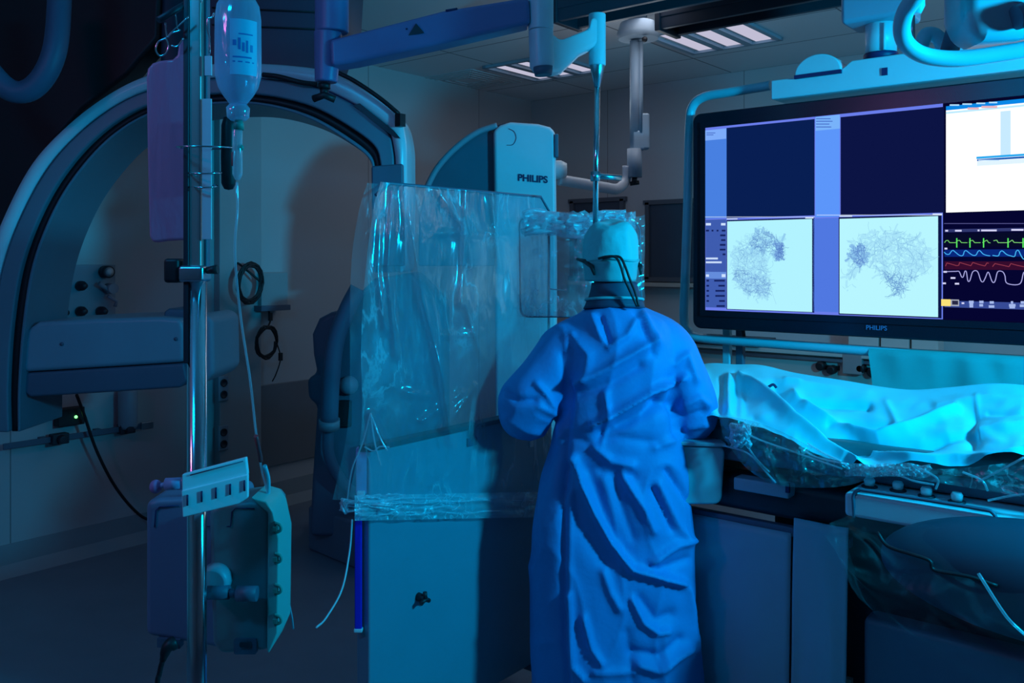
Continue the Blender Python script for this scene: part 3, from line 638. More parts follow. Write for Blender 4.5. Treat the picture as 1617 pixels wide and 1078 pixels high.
# the loose cover over the upper half
t2 = thing('plastic_shield_cover', 'creased clear plastic cover pulled over the tall shield and gathered at its waist', 'plastic cover', (XS+0.03, -3.95, 0.75))
CL = [((600, 287), (583, 330), 0), ]
left = [(601, 287), (590, 330), (580, 400), (573, 480), (570, 560), (572, 640), (568, 700), (556, 760), (548, 795)]
right = [(852, 312), (862, 340), (868, 420), (872, 500), (874, 580), (876, 650), (878, 700), (874, 750), (868, 790)]
lc = cat([(x, y, 0) for x, y in left], 8); rc = cat([(x, y, 0) for x, y in right], 8)
cr = [([(640, 300), (655, 400), (690, 540), (705, 650)], 6, 0.030), ([(620, 300), (612, 420), (625, 560)], 5, 0.022), ([(645, 330), (665, 470), (700, 600), (712, 700)], 5, 0.03),
      ([(735, 480), (760, 560)], 5, 0.02), ([(690, 300), (735, 360), (745, 420)], 7, 0.025), ([(735, 300), (728, 480)], 4, 0.02), ([(775, 310), (790, 420)], 6, 0.02),
      ([(600, 350), (596, 430), (608, 520)], 5, 0.018), ([(665, 665), (730, 620)], 4, 0.02), ([(700, 680), (750, 610)], 4, 0.02), ([(640, 370), (720, 368), (800, 372)], 4, 0.014),
      ([(640, 620), (680, 625)], 4, 0.014), ([(700, 530), (760, 525)], 3, 0.014), ([(578, 690), (585, 655), (575, 720)], 4, 0.03), ([(585, 655), (612, 705)], 4, 0.03), ([(800, 640), (860, 600)], 4, 0.016)]
cf = folds_fn(cr)
def cover_fn(side):
    def fn(u, v):
        i = v*(len(lc)-1); k = min(int(i), len(lc)-2); f = i-k
        l = lc[k].lerp(lc[k+1], f); r = rc[k].lerp(rc[k+1], f); px = l.x+(r.x-l.x)*u; py = l.y+(r.y-l.y)*u
        n1 = noise.noise(Vector((px*0.018+side, py*0.006, 1.0))); n2 = noise.noise(Vector((px*0.07, py*0.02, 7.0+side)))
        if side == 0:
            dd = float(cf(np.array([px]), np.array([py]))[0]); off = 0.028+0.014*n1+0.006*n2+dd
            off = off*min(1, 4*min(u, 1-u)+0.25)
            return sh(px, py, max(off, 0.012))
        p = sh(px, py, 0.0); return p+Vector((-0.06-0.02*n1, 0, 0))
    return fn
child(MB().grid(cover_fn(0), 110, 130), 'front_sheet', M['clear'], t2)
child(MB().grid(cover_fn(1), 24, 30), 'rear_sheet', film('rear_cover_film', 0.10, crease=0.15), t2)
# gathered waist band
mb = MB(); rnd = random.Random(9)
for k in range(11):
    y0 = 783+rnd.uniform(0, 30); pts = []
    x_end = rnd.choice((640, 720, 840, 860)); 
    for i in range(12):
        px = 566+(x_end-566)*i/11; pts.append(sh(px, y0+rnd.uniform(-2.5, 2.5)+(-(px-566)*0.03), 0.018+rnd.uniform(0, 0.016)))
    mb.tube(cat(pts, 3), [0.0022+0.0018*rnd.random() for _ in range(34)], 5)
for k in range(12):
    pts = [P(542+rnd.uniform(-2, 10), 788+rnd.uniform(0, 22), 2.62+rnd.uniform(-.02, .02)) for _ in range(4)]+[P(575+rnd.uniform(0, 45), 790+rnd.uniform(0, 20), 2.64)]
    mb.tube(cat(pts, 4), 0.003, 5)
def wb(u, v):
    px = 560+300*u; py = 782+40*v-6*u; return sh(px, py, 0.03+0.016*noise.noise(Vector((px*0.05, py*0.12, 2)))*(1-0.5*u))
mb.grid(wb, 70, 12)
child(mb, 'gathered_band', crk, t2, label='bunched plastic gathered round the waist of the shield')
mb = MB()
for pts in ([(548, 790), (556, 740), (572, 700), (585, 652)], [(585, 652), (600, 690), (612, 712)], [(585, 652), (592, 700), (602, 735)], [(575, 705), (590, 712), (600, 705), (615, 706)]):
    mb.tube(cat([P(x, y, 2.64) for x, y in pts], 5), 0.0025, 5)
child(mb, 'pulled_crease', M['tubing'], t2)
# thin line hanging between the drip rack and the shield
MB().tube(cat([P(556, 820, 2.62), P(552, 870, 2.62), P(540, 930, 2.55), P(515, 975, 2.4), P(500, 990, 2.3)], 8), 0.0028, 6).build('thin_tube', M['plastic'], label='thin pale line hanging from the waist of the shield toward the floor', cat='tube')
MB().tube(cat([P(437, 915, 1.72), P(452, 940, 1.8), P(460, 970, 1.9), P(463, 992, 2.0)], 8), 0.0022, 6).build('thin_tube', M['tealpaint'], label='thin teal line curling away from the side of the pump rack', cat='tube')

# ---------------------------------------------------------------- drip stand
d = 1.62
t = thing('drip_stand', 'chrome drip stand pole in the left foreground with wire hooks and a clamp', 'drip stand', Vector((P(311, 410, d).x, P(311, 410, d).y, 0)))
x0 = P(311, 410, d)
child(MB().tube([Vector((x0.x, x0.y, 0.04)), Vector((x0.x, x0.y, P(311, 430, d).z))], 0.0175, 26), 'lower_pole', M['steel'], t)
child(MB().box((P(310, 200, d)+P(310, 415, d))/2+UP*0.2, (0.026, 0.026, 0.9), AX), 'upper_pole', mat('satin_beige_metal', (0.42, 0.40, 0.38), 0.35, metal=0.6), t, 0.004)
child(MB().box(P(298, 200, d-0.002), (0.010, 0.03, 0.86), AX), 'pole_edge', M['darkplastic'], t, 0.002)
child(MB().box(P(322, 160, d+0.012), (0.018, 0.02, 0.62), AX), 'side_profile', M['slate'], t, 0.003)
child(MB().box(P(327, 267, d-0.012), (0.017, 0.004, 0.255), AX), 'scale_strip', M['plastic'], t, 0.001, label='pale ruler-like strip')
child(MB().box(P(329, 104, d-0.012), (0.013, 0.004, 0.036), AX), 'hook_label', M['plastic'], t, 0.001)
child(MB().box(P(308, 432, d), (0.046, 0.05, 0.03), AX), 'clamp_collar', M['brushed'], t, 0.006)
child(MB().tube([P(326, 427, d-0.01), P(344, 425, d-0.01)], [0.006, 0.009], 12), 'clamp_knob', M['black'], t)
child(MB().box(P(276, 427, d-0.004), (0.028, 0.04, 0.044), AX).box(P(287, 428, d), (0.02, 0.02, 0.014), AX), 'clamp_grip', M['black'], t, 0.006)
wr = M['steel']
def ringpts(px, py, rx, ry, n=26, dd=d-0.01): return [P(px+rx*math.cos(2*PI*k/n), py, dd)+FW*ry*math.sin(2*PI*k/n)+UP*0.004*math.sin(2*PI*k/n) for k in range(n)]
for (px, py, rx, ry) in ((323, 233, 42, 0.05), (325, 273, 24, 0.03), (325, 294, 17, 0.02)):
    child(MB().tube(ringpts(px, py, rx, ry), 0.0017, 6, closed=True), 'wire_loop', wr, t)
hk = [cat([P(290, 20, d), P(270, 30, d-0.03), P(252, 42, d-0.05)], 4)]
child(MB().tube([P(300, 2, d), P(250, 32, d-0.05)], 0.006, 8), 'hook_arm', M['darkplastic'], t)
for pts in ([(277, 22), (280, 44), (284, 48), (272, 52), (264, 58), (261, 36)], [(262, 60), (266, 72), (262, 84), (252, 88), (246, 78), (250, 66), (262, 60), (272, 50), (298, 26)], [(270, 72), (280, 73), (290, 60)]):
    child(MB().tube(cat([P(x, y, d-0.03) for x, y in pts], 6), 0.0016, 6), 'wire_hook', wr, t)
child(MB().tube(cat([P(338, 20, d-0.01), P(334, 28, d-0.01), P(328, 30, d-0.01), P(328, 48, d-0.01), P(331, 60, d-0.01), P(331, 85, d-0.01)], 5), 0.0018, 6), 'wire_hook', wr, t)
child(MB().tube(cat([P(322, -6, d-0.01), P(316, 6, d-0.01), P(315, 16, d-0.01)], 5), 0.0018, 6), 'wire_hook', wr, t)
for k in range(5):
    a = 2*PI*k/5+0.3; e = Vector((math.cos(a)*0.32, math.sin(a)*0.32, 0)); bse = Vector((x0.x, x0.y, 0))
    child(MB().tube([bse+UP*0.10, bse+e*0.5+UP*0.09, bse+e+UP*0.07], [0.02, 0.016, 0.012], 12), 'leg', M['brushed'], t)
    child(MB().lathe(bse+e+UP*0.03-Vector((-math.sin(a), math.cos(a), 0))*0.011, Vector((-math.sin(a), math.cos(a), 0)), [(0.03, 0), (0.03, 0.022)], 18), 'caster', M['black'], t)
# pink tray / bag
t = thing('drip_bag', 'flat pinkish purple bag hanging left of the drip stand pole', 'bag', P(265, 382, d+0.06))
bagpts = [(230, 122), (232, 108), (240, 99), (252, 95), (272, 93), (279, 86), (282, 66), (290, 55), (300, 55), (300, 378), (262, 380), (240, 383), (235, 372), (232, 250)]
child(slab(MB(), bagpts, d+0.045, 0.022), 'bag_body', film('pink_bag_plastic', 0.9, col=(0.80, 0.32, 0.50), crease=0.05, gloss=0.03), t, 0.006, seg=3)
child(slab(MB(), [(291, 62), (295, 62), (296, 86), (291, 84)], d+0.043, 0.003), 'hanger_slot', M['darkplastic'], t)
# infusion bottle
dbt = 1.55
t = thing('infusion_bottle', 'clear blue-lit infusion bottle hanging upside down right of the drip stand pole', 'infusion bottle', P(376, 190, dbt))
r = 0.0395
ax0 = P(376, 165, dbt)
bp_ = [(0.014, 0), (0.017, 0.004), (0.026, 0.016), (0.034, 0.030), (0.039, 0.050), (0.0395, 0.075), (0.039, 0.15), (0.036, 0.172), (0.026, 0.190), (0.006, 0.194), (0, 0.194)]
child(MB().lathe(ax0, UP, bp_, 40), 'bottle_body', M['bottle'], t)
child(MB().lathe(ax0+UP*0.003, UP, [(0.0, 0.002), (0.012, 0.003), (0.024, 0.018), (0.032, 0.032), (0.0370, 0.052), (0.0373, 0.14), (0, 0.14)], 32), 'liquid', film('saline', 0.22, col=(0.4, 0.7, 1.0), crease=0, gloss=0.08, rough=0.05), t)
child(MB().lathe(ax0-UP*0.028, UP, [(0.013, 0), (0.019, 0.006), (0.020, 0.022), (0.015, 0.028)], 26), 'cap', M['bottle'], t)
lb = MB(); 
def lab(u, v):
    a = -0.05+u*1.25; return ax0+RT*0.0398*math.sin(a)-FW*0.0398*math.cos(a)+UP*(0.045+0.095*v)
lb.grid(lab, 14, 4); child(lb, 'paper_label', mat('bottle_label', (0.25, 0.62, 0.85), 0.5), t)
mb = MB()
for j, (w0, w1, v0, v1) in enumerate(((0.1, 0.22, 0.52, 0.62), (0.28, 0.36, 0.45, 0.66), (0.42, 0.5, 0.42, 0.58), (0.55, 0.62, 0.40, 0.62), (0.70, 0.8, 0.42, 0.55), (0.1, 0.75, 0.30, 0.33), (0.1, 0.85, 0.22, 0.245), (0.3, 0.8, 0.72, 0.745))):
    def lf(u, v):
        a = -0.05+(w0+(w1-w0)*u)*1.25; return ax0+RT*0.0402*math.sin(a)-FW*0.0402*math.cos(a)+UP*(0.045+0.095*(v0+(v1-v0)*v))
    mb.grid(lf, 3, 1)
child(mb, 'label_print', mat('label_blue_print', (0.03, 0.20, 0.55), 0.5), t)
child(MB().tube(cat([P(368, -6, dbt), P(376, -14, dbt), P(384, -6, dbt)], 5), 0.003, 6), 'hanging_loop', M['plastic'], t)
t = thing('drip_chamber', 'slim clear drip chamber below the infusion bottle', 'drip chamber', P(374, 290, dbt))
child(MB().lathe(P(375, 275, dbt), UP, [(0.004, -0.01), (0.0085, 0), (0.0085, 0.075), (0.005, 0.085), (0.004, 0.1)], 20), 'chamber', M['tubing'], t)
child(MB().lathe(P(377, 205, dbt), UP, [(0.009, 0), (0.009, 0.01), (0.006, 0.018)], 16), 'spike_collar', M['green'], t)
child(MB().tube([P(367, 262, dbt-0.004), P(367, 240, dbt-0.004)], 0.0018, 6), 'red_reflection_strip', M['red'], t, label='thin red strip')
child(MB().ball(P(380, 233, dbt), 0.006), 'green_valve', M['green'], t)
MB().tube(cat([P(374, 288, dbt), P(375, 330, dbt), P(371, 400, dbt), P(380, 500, 1.6), P(395, 600, 1.62), P(404, 680, 1.65), P(413, 740, 1.7), P(422, 775, 1.72), P(428, 800, 1.74)], 8), 0.0022, 8).build('drip_tube', M['tubing'], label='thin clear drip tube running down from the drip chamber to the pump rack', cat='tube')
mb = MB().tube(cat([P(404, 688, 1.648), P(410, 715, 1.675), P(412, 728, 1.685)], 4), 0.0042, 8); mb.build('tube_clamp', M['red'], label='small red clamp on the thin drip tube above the pump rack', cat='clamp')
MB().tube(cat([P(418, 735, 1.69), P(424, 760, 1.71), P(422, 795, 1.73)], 5), 0.0042, 8).build('tube_sleeve', M['tealpaint'], label='pale teal sleeve on the drip tube just above the pump rack', cat='tube')
mb = MB(); mb.lathe(P(361, 300, d+0.03), UP, [(0.0, 0), (0.008, 0.002), (0.013, 0.012), (0.014, 0.06), (0.013, 0.12), (0.009, 0.135), (0, 0.137)], 18)
mb.build('roller_clamp', M['black'], label='black elongated clamp hanging between the drip pole and the drip chamber', cat='clamp')

# ---------------------------------------------------------------- slotted line holder plate
t = thing('line_holder', 'bright cyan slotted plate clamped across the drip stand', 'line holder', P(338, 815, 1.59))
dl = 1.57
def slope(x, y0): return y0-(x-288)*0.255
mb = MB(); mb.prism([P(287, 749, dl), P(388, 722, dl+0.04), P(391, 750, dl+0.04), P(287, 776, dl)], FW*0.012)
child(mb, 'upper_plate', M['drape'] if 0 else mat('cyan_plate', (0.70, 0.88, 0.92), 0.4), t, 0.002)
mb = MB(); mb.prism([P(286, 775, dl-0.004), P(391, 749, dl+0.036), P(391, 786, dl+0.036), P(378, 795, dl+0.031), P(288, 817, dl-0.004)], FW*0.010)
pl = child(mb, 'lower_plate', mat('cyan_plate', (0, 0, 0)), t, 0.002)
for k in range(5):
    x = 296+k*22.5; y = slope(x, 792); q0 = P(x, y-9, dl-0.0065+0.04*(x-286)/105); q1 = P(x, y+8, dl-0.0065+0.04*(x-286)/105); child(MB().tube([q0, q1], 0.0018, 6), 'slot', M['navy'], pl)
child(MB().tube([P(300, 750, dl+0.003), P(384, 728, dl+0.036)], 0.0012, 5), 'ridge', M['slate'], t)
child(MB().tube([P(287, 763, dl+0.01), P(262, 764, dl+0.01)], 0.011, 14).tube([P(264, 764, dl+0.01), P(250, 768, dl+0.01)], 0.005, 10), 'clamp_block', M['violet'], t)
child(MB().ball(P(246, 768, dl+0.01), 0.011, ax=(1, 1, 1.1)), 'clamp_knob', M['pink'], t)

# ---------------------------------------------------------------- pump rack behind the pole
t = thing('pump_rack', 'pale boxy infusion pump rack clamped behind the drip stand pole', 'pump rack', P(330, 1035, 1.72))
dk = 1.70
child(slab(MB(), [(229, 792), (250, 787), (370, 782), (374, 800), (376, 1030), (229, 1004)], dk, 0.13), 'left_housing', M['rackgrey'], t, 0.012, seg=3)
child(slab(MB(), [(328, 806), (345, 797), (395, 790), (420, 795), (428, 805), (424, 1028), (346, 1034), (334, 1015)], dk-0.02, 0.12), 'right_housing', mat('teal_grey_enamel', (0.14, 0.28, 0.30), 0.4), t, 0.012, seg=3)
mb = MB(); slab(mb, [(395, 785), (420, 792), (431, 808), (440, 850), (438, 1000), (424, 1032), (421, 1028), (423, 810), (405, 795)], dk-0.03, 0.10)
sd = child(mb, 'side_strip', mat('mint_plastic', (0.12, 0.45, 0.42), 0.4), t, 0.004)
for y in (833, 881, 930, 978):
    mb = MB().tube(cat([P(433, y-8, dk-0.03), P(442, y-4, dk-0.03), P(443, y+4, dk-0.03), P(434, y+8, dk-0.03)], 5), 0.003, 8).box(P(436, y, dk-0.025), (0.008, 0.02, 0.008), AX)
    child(mb, 'hook', M['green'], sd)
child(MB().tube([P(244, 832, dk-0.002), P(246, 806, dk-0.002), P(252, 800, dk-0.002), P(282, 798, dk-0.002)], 0.0012, 5).tube([P(322, 831, dk-0.002), P(364, 831, dk-0.022), P(366, 808, dk-0.022), P(372, 802, dk-0.022), P(402, 803, dk-0.022)], 0.0012, 5), 'seam_line', M['navy'], t)
child(MB().lathe(P(335, 920, dk-0.045), -FW, [(0.030, -0.03), (0.030, 0.0), (0.024, 0.006)], 24), 'clamp_disc', M['enamel_grey'], t)
child(MB().tube([P(322, 935, dk-0.05), P(362, 935, dk-0.05)], 0.013, 16).tube([P(374, 937, dk-0.05), P(406, 937, dk-0.05)], 0.014, 16).tube([P(362, 936, dk-0.05), P(374, 937, dk-0.05)], 0.008, 12), 'clamp_handle', M['slate'], t)
child(slab(MB(), rounded([(369, 1008), (405, 1008), (405, 1033), (369, 1033)], 4), dk-0.024, 0.01), 'power_socket', M['slate'], t)
child(slab(MB(), rounded([(378, 1014), (396, 1014), (396, 1022), (378, 1022)], 3), dk-0.028, 0.006), 'socket_mouth', M['darkplastic'], t)
child(slab(MB(), [(248, 1008), (284, 1010), (284, 1024), (248, 1022)], dk-0.006, 0.02), 'cable_recess', M['slate'], t)
mb = MB().tube(cat([P(276, 1014, dk-0.02), P(264, 1022, dk-0.03), P(257, 1042, dk-0.03)], 4), [0.013, 0.013, 0.013, 0.012, 0.011, 0.010, 0.009, 0.007, 0.006], 12)
mb.tube(cat([P(258, 1038, dk-0.03), P(252, 1062, dk-0.03), P(248, 1100, dk-0.03), P(250, 1300, dk), P(230, 1500, dk+0.2)], 6), 0.005, 8)
mb.build('mains_cable', M['black'], label='black power cord plugged into the bottom of the pump rack', cat='cord')
# ---------------------------------------------------------------- the surgeon
DP = 3.0
def V3(x, dd, z): return cc(x, dd, z)
def skin_body(name, nodes, edges, root, m, parent, sub=2):
    vs = [V3(*n[:3]) for n in nodes]; org = Vector(parent['_o'])
    me = bpy.data.meshes.new(name); me.from_pydata([v-org for v in vs], edges, []); o = bpy.data.objects.new(name, me); C.objects.link(o)
    md = o.modifiers.new('skin', 'SKIN'); md.use_smooth_shade = True
    lay = me.skin_vertices[0] if me.skin_vertices else None
    if lay is None:
        bpy.context.view_layer.objects.active = o
        bm = bmesh.new(); bm.from_mesh(me); bm.verts.layers.skin.verify(); bm.to_mesh(me); bm.free(); lay = me.skin_vertices[0]
    for i, n in enumerate(nodes): lay.data[i].radius = (n[3], n[4] if len(n) > 4 else n[3]); lay.data[i].use_root = (i == root)
    s = o.modifiers.new('sub', 'SUBSURF'); s.levels = sub; s.render_levels = sub
    bpy.context.view_layer.update()
    me2 = bpy.data.meshes.new_from_object(o.evaluated_get(bpy.context.evaluated_depsgraph_get()))
    bpy.data.objects.remove(o)
    o = bpy.data.objects.new(name, me2); C.objects.link(o); o.parent = parent; o['_o'] = tuple(org)
    me2.materials.clear(); me2.materials.append(m)
    for p in me2.polygons: p.use_smooth = True
    return o
X0 = 0.345
person = thing('person', 'person in blue surgical gown and teal cap, back turned, working at the table', 'person', V3(X0, DP, 0))
N = []; E = []
def nd(*a): N.append(a); return len(N)-1
pel = nd(X0, DP, 0.95, .14, .11); wst = nd(X0+0.005, DP, 1.08, .13, .10); che = nd(X0+0.01, DP, 1.26, .15, .11); uch = nd(X0+0.01, DP, 1.36, .11, .08); nk = nd(X0+.005, DP-.0, 1.45, .055); nk2 = nd(X0-0.003, DP+.01, 1.52, .055)
E += [(pel, wst), (wst, che), (che, uch), (uch, nk), (nk, nk2)]
for s, el, hand in ((-1, (X0-.30, DP+.02, 1.10), (X0-.10, DP+.26, 1.16)), (1, (X0+.285, DP+.02, 1.09), (X0+.17, DP+.27, 1.10))):
    sh_ = nd(X0+.01+s*.165, DP+.01, 1.355, .05); e_ = nd(*el, .043); w_ = nd(*hand, .028)
    E += [(uch, sh_), (sh_, e_), (e_, w_)]
    hp = nd(X0+s*.085, DP, .90, .09); kn = nd(X0+s*.10, DP+.01, .50, .06); an = nd(X0+s*.11, DP-.01, .10, .042); he = nd(X0+s*.11, DP, .04, .035); to = nd(X0+s*.13, DP+.17, .035, .035)
    E += [(pel, hp), (hp, kn), (kn, an), (an, he), (he, to)]
skin_body('body', N, E, 0, M['skin'], person)
# gloved hands: palm, four fingers and a thumb each
for s, hand in ((-1, (X0-.10, DP+.26, 1.16)), (1, (X0+.17, DP+.27, 1.10))):
    N = []; E = []; hx, hd, hz = hand
    p0 = nd(hx, hd, hz, .026, .02); p1 = nd(hx-s*.02, hd+.045, hz-.008, .030, .016); E.append((p0, p1))
    for k in range(4):
        ox = (-.027+.018*k); L = (.062, .072, .068, .054)[k]
        a = nd(hx-s*.02+ox, hd+.075, hz-.010, .0095); b = nd(hx-s*.03+ox, hd+.075+L*.45, hz-.018, .0085); c_ = nd(hx-s*.035+ox, hd+.075+L*.75, hz-.038, .008); d_ = nd(hx-s*.036+ox, hd+.075+L*.85, hz-.055, .0065)
        E += [(p1, a), (a, b), (b, c_), (c_, d_)]
    a = nd(hx-s*.048, hd+.03, hz-.012, .011); b = nd(hx-s*.062, hd+.06, hz-.026, .0095); c_ = nd(hx-s*.060, hd+.085, hz-.042, .008); E += [(p0, a), (a, b), (b, c_)]
    skin_body('gloved_hand', N, E, 0, mat('latex_glove', (0.6, 0.55, 0.45), 0.45), person)
# head with face, turned a little to the left
HC = V3(X0-0.010, DP+.02, 1.590); turn = Matrix.Rotation(YAW+0.30, 3, 'Z')
def headfn(u, v):
    th = 2*PI*u; ph = PI*v; x = math.sin(ph)*math.sin(th)*0.074; y = -math.sin(ph)*math.cos(th)*0.094; z = math.cos(ph)*0.115
    fy = y                                                # +y is the face side after the turn
    if z < 0: k = 1+z*1.9; x *= max(k, .55); 
    if y > 0:
        nz_ = math.exp(-((x/.012)**2+((z+.018)/.022)**2)); y += .020*nz_
        for sx in (-1, 1): y -= .010*math.exp(-(((x-sx*.03)/.016)**2+((z-.012)/.012)**2)); y += .006*math.exp(-(((x-sx*.03)/.012)**2+((z-.012)/.008)**2))
        y += .005*math.exp(-((x/.025)**2+((z+.055)/.006)**2))+.005*math.exp(-((x/.02)**2+((z+.09)/.012)**2))
    return HC+turn @ Vector((x, y, z))
child(MB().grid(headfn, 64, 44), 'head', M['skin'], person)
def hp_(x, y, z): return HC+turn @ Vector((x, y, z))
for sx in (-1, 1):
    mb = MB()
    for (dx, r_, zz) in ((0, .020, .008), (0.003, .014, -.012)): mb.ball(hp_(sx*(.074+dx), -.004, zz), r_, 14, 8, (.45, .7, 1.2))
    child(mb, 'ear', M['skin'], person)
    child(MB().ball(hp_(sx*.03, .083, .012), .0105, 12, 8), 'eye', M['plastic'], person)
# cap: boxy cloth hood
def capfn(u, v):
    th = 2*PI*u; f = v*PI/2; r = 0.099*max(math.sin(f), 1e-4)**0.55; z = 0.006+0.135*max(math.cos(f), 0)**0.62
    k = 1+0.07*noise.noise(Vector((math.sin(th)*1.6, math.cos(th)*1.6, v*3)))*min(1, v*4)+0.03*noise.noise(Vector((math.sin(th)*4, math.cos(th)*4, v*6)))
    x = r*0.93*math.sin(th)*k; y = -r*1.09*math.cos(th)*k
    return hp_(x, y, z*(1+0.14*noise.noise(Vector((x*14, y*14, 3)))))
child(MB().grid(capfn, 72, 30), 'surgical_cap', mat('teal_cap_cloth', (0.12, 0.60, 0.62), 0.75, bump=0.9, bscale=9), person)
# lower band of the cap / tied mask round the back of the head
def bandfn(z0, z1, k, wv=0.0):
    def f(u, v):
        th = 2*PI*u; z = z0+(z1-z0)*v; w = noise.noise(Vector((th*2, z*40, k)))*0.003
        return hp_((0.091+w+wv*v)*math.sin(th), -(0.106+w+wv*v)*math.cos(th), z-0.01*math.cos(th)*0)
    return f
child(MB().grid(bandfn(0.006, -0.062, 2, -0.010), 60, 8), 'mask_band', mat('teal_mask_cloth', (0.10, 0.48, 0.50), 0.7, bump=0.1), person, solid=0.002)
mb = MB()
for z in (0.010,): mb.tube([hp_(0.091*math.sin(2*PI*k/40), -0.110*math.cos(2*PI*k/40), z-0.004*math.sin(3*PI*k/20)) for k in range(40)], 0.0035, 8, closed=True)
child(mb, 'headband_edge', mat('teal_mask_cloth', (0, 0, 0)), person)
# loupe glasses frame and hanging cord
sg = MB()
for sx in (-1, 1): sg.tube([hp_(sx*.085, .09, .012), hp_(sx*.092, .0, .004), hp_(sx*.089, -.05, -.012), hp_(sx*.084, -.062, -.04)], [.005, .008, .008, .004], 8)
sg.tube([hp_(-.085, .095, .012), hp_(-.03, .112, .008), hp_(.03, .112, .008), hp_(.085, .095, .012)], .004, 8)
child(sg, 'glasses', M['black'], person)
def PD(x, y, o=0.13): return P(x, y, DP-o)
cord = MB()
for dx in (0, 7):
    cord.tube(cat([PD(945+dx, 408, .085), PD(958+dx, 405, .105), PD(972+dx, 406, .115), PD(980+dx, 420, .125), PD(986+dx*1.2, 440, .13), PD(996+dx, 462, .12), PD(1006+dx*.4, 484, .12)], 6), .0042, 8)
child(cord, 'loupe_cord', M['black'], person)
# dark thyroid collar
cl = MB()
def colfn(u, v):
    th = 2*PI*u; r = 0.068+0.024*v**1.6; z = 1.520-0.085*v+0.010*math.cos(th)
    return V3(X0+0.002+r*math.sin(th)*1.15, DP+.005-r*math.cos(th), z)
child(MB().grid(colfn, 48, 8), 'lead_collar', mat('navy_collar_cloth', (0.02, 0.05, 0.10), 0.6), person, solid=0.006)
child(MB().tube([V3(X0+0.002+.084*1.15*math.sin(2*PI*k/36), DP+.005-.084*math.cos(2*PI*k/36), 1.465+0.010*math.cos(2*PI*k/36)) for k in range(36)], .005, 8, closed=True), 'collar_piping', mat('teal_mask_cloth', (0, 0, 0)), person)
# shoes
for s in (-1, 1):
    mb = MB().ball(V3(X0+s*.115, DP+.03, .045), .05, 18, 10, (1, 1, .9)).ball(V3(X0+s*.13, DP+.14, .04), .05, 18, 10, (1, 1, .7)); mb.tube([V3(X0+s*.115, DP+.03, .045), V3(X0+s*.13, DP+.14, .04)], .048, 14); child(mb, 'shoe', M['slate'], person)

# gown: one continuous garment, remeshed and then creased
prof = [  # y px, left px, right px, half depth
    (484, 936, 1000, .085), (491, 918, 1022, .10), (500, 906, 1044, .115), (515, 898, 1058, .13), (540, 892, 1066, .145), (580, 890, 1068, .155), (640, 886, 1070, .155), (700, 872, 1078, .155),
    (750, 856, 1086, .16), (800, 845, 1091, .165), (850, 839, 1096, .17), (900, 837, 1095, .175), (950, 838, 1096, .18), (1000, 839, 1101, .185), (1050, 841, 1106, .19), (1110, 842, 1112, .195)]
gm = MB(); rings = []
def gp(y):
    for a, b in zip(prof[:-1], prof[1:]):
        if a[0] <= y <= b[0]:
            k = (y-a[0])/(b[0]-a[0]); return [a[i]+(b[i]-a[i])*k for i in range(4)]
    return prof[-1]
ys = list(np.linspace(484, 1110, 60)); nT = 64; vs = []
for y in ys:
    _, l, r, hd = gp(y); cxp = (l+r)/2; hw = (r-l)/2/F*DP; cx = (cxp-808.5)/F*DP; z = 1.6-(y-410)/F*DP
    for k in range(nT):
        a = 2*PI*k/nT; ca, sa = math.cos(a), math.sin(a); e = 0.8
        vs.append(V3(cx+hw*math.copysign(abs(ca)**e, ca), DP-hd*math.copysign(abs(sa)**e, sa), z))
fs = [(i*nT+k, i*nT+(k+1) % nT, (i+1)*nT+(k+1) % nT, (i+1)*nT+k) for i in range(len(ys)-1) for k in range(nT)]
gm.add(vs, fs, True); gm.add(vs[:nT], [tuple(range(nT))]); gm.add(vs[-nT:], [tuple(range(nT))[::-1]])
def sleeve(pts): 
    c_ = cat([V3(*p[:3]) for p in pts], 8); rr = np.interp(np.linspace(0, len(pts)-1, len(c_)), range(len(pts)), [p[3] for p in pts]); gm.tube(c_, list(rr), 24)
def pxs(px, py, dd): return ((px-808.5)/F*dd, dd, 1.6-(py-410)/F*dd)
sleeve([(*pxs(950, 525, 3.0), .085), (*pxs(905, 548, 3.0), .098), (*pxs(868, 590, 2.99), .095), (*pxs(832, 640, 2.99), .098), (*pxs(835, 652, 3.08), .086), (*pxs(868, 618, 3.20), .064), (X0-.115, DP+.245, 1.158, .040)])
sleeve([(*pxs(1000, 522, 3.0), .085), (*pxs(1045, 545, 3.0), .092), (*pxs(1075, 590, 2.99), .085), (*pxs(1092, 645, 2.99), .088), (*pxs(1082, 662, 3.09), .080), (*pxs(1060, 650, 3.20), .062), (X0+.175, DP+.255, 1.105, .040)])
tmp = gm.build('tmp', M['gown'], weld=False); rm = tmp.modifiers.new('r', 'REMESH'); rm.mode = 'VOXEL'; rm.voxel_size = 0.0085
sm = tmp.modifiers.new('s', 'SMOOTH'); sm.factor = 0.5; sm.iterations = 6
bpy.context.view_layer.update()
gme = bpy.data.meshes.new_from_object(tmp.evaluated_get(bpy.context.evaluated_depsgraph_get())); off = tmp.location.copy(); bpy.data.objects.remove(tmp)
n = len(gme.vertices); co = np.empty(n*3); gme.vertices.foreach_get('co', co); co = co.reshape(-1, 3)+np.array(off)
no = np.empty(n*3); gme.vertices.foreach_get('normal', no); no = no.reshape(-1, 3)
camv = np.array(CAM); rel = co-camv; fw = np.array(FW); rt = np.array(RT); dd = rel@fw; PXx = 808.5+rel@rt/dd*F; PXy = 410-rel[:, 2]/dd*F
facing = np.clip(-(no@fw)*1.6+0.1, 0, 1)
g = 0.001
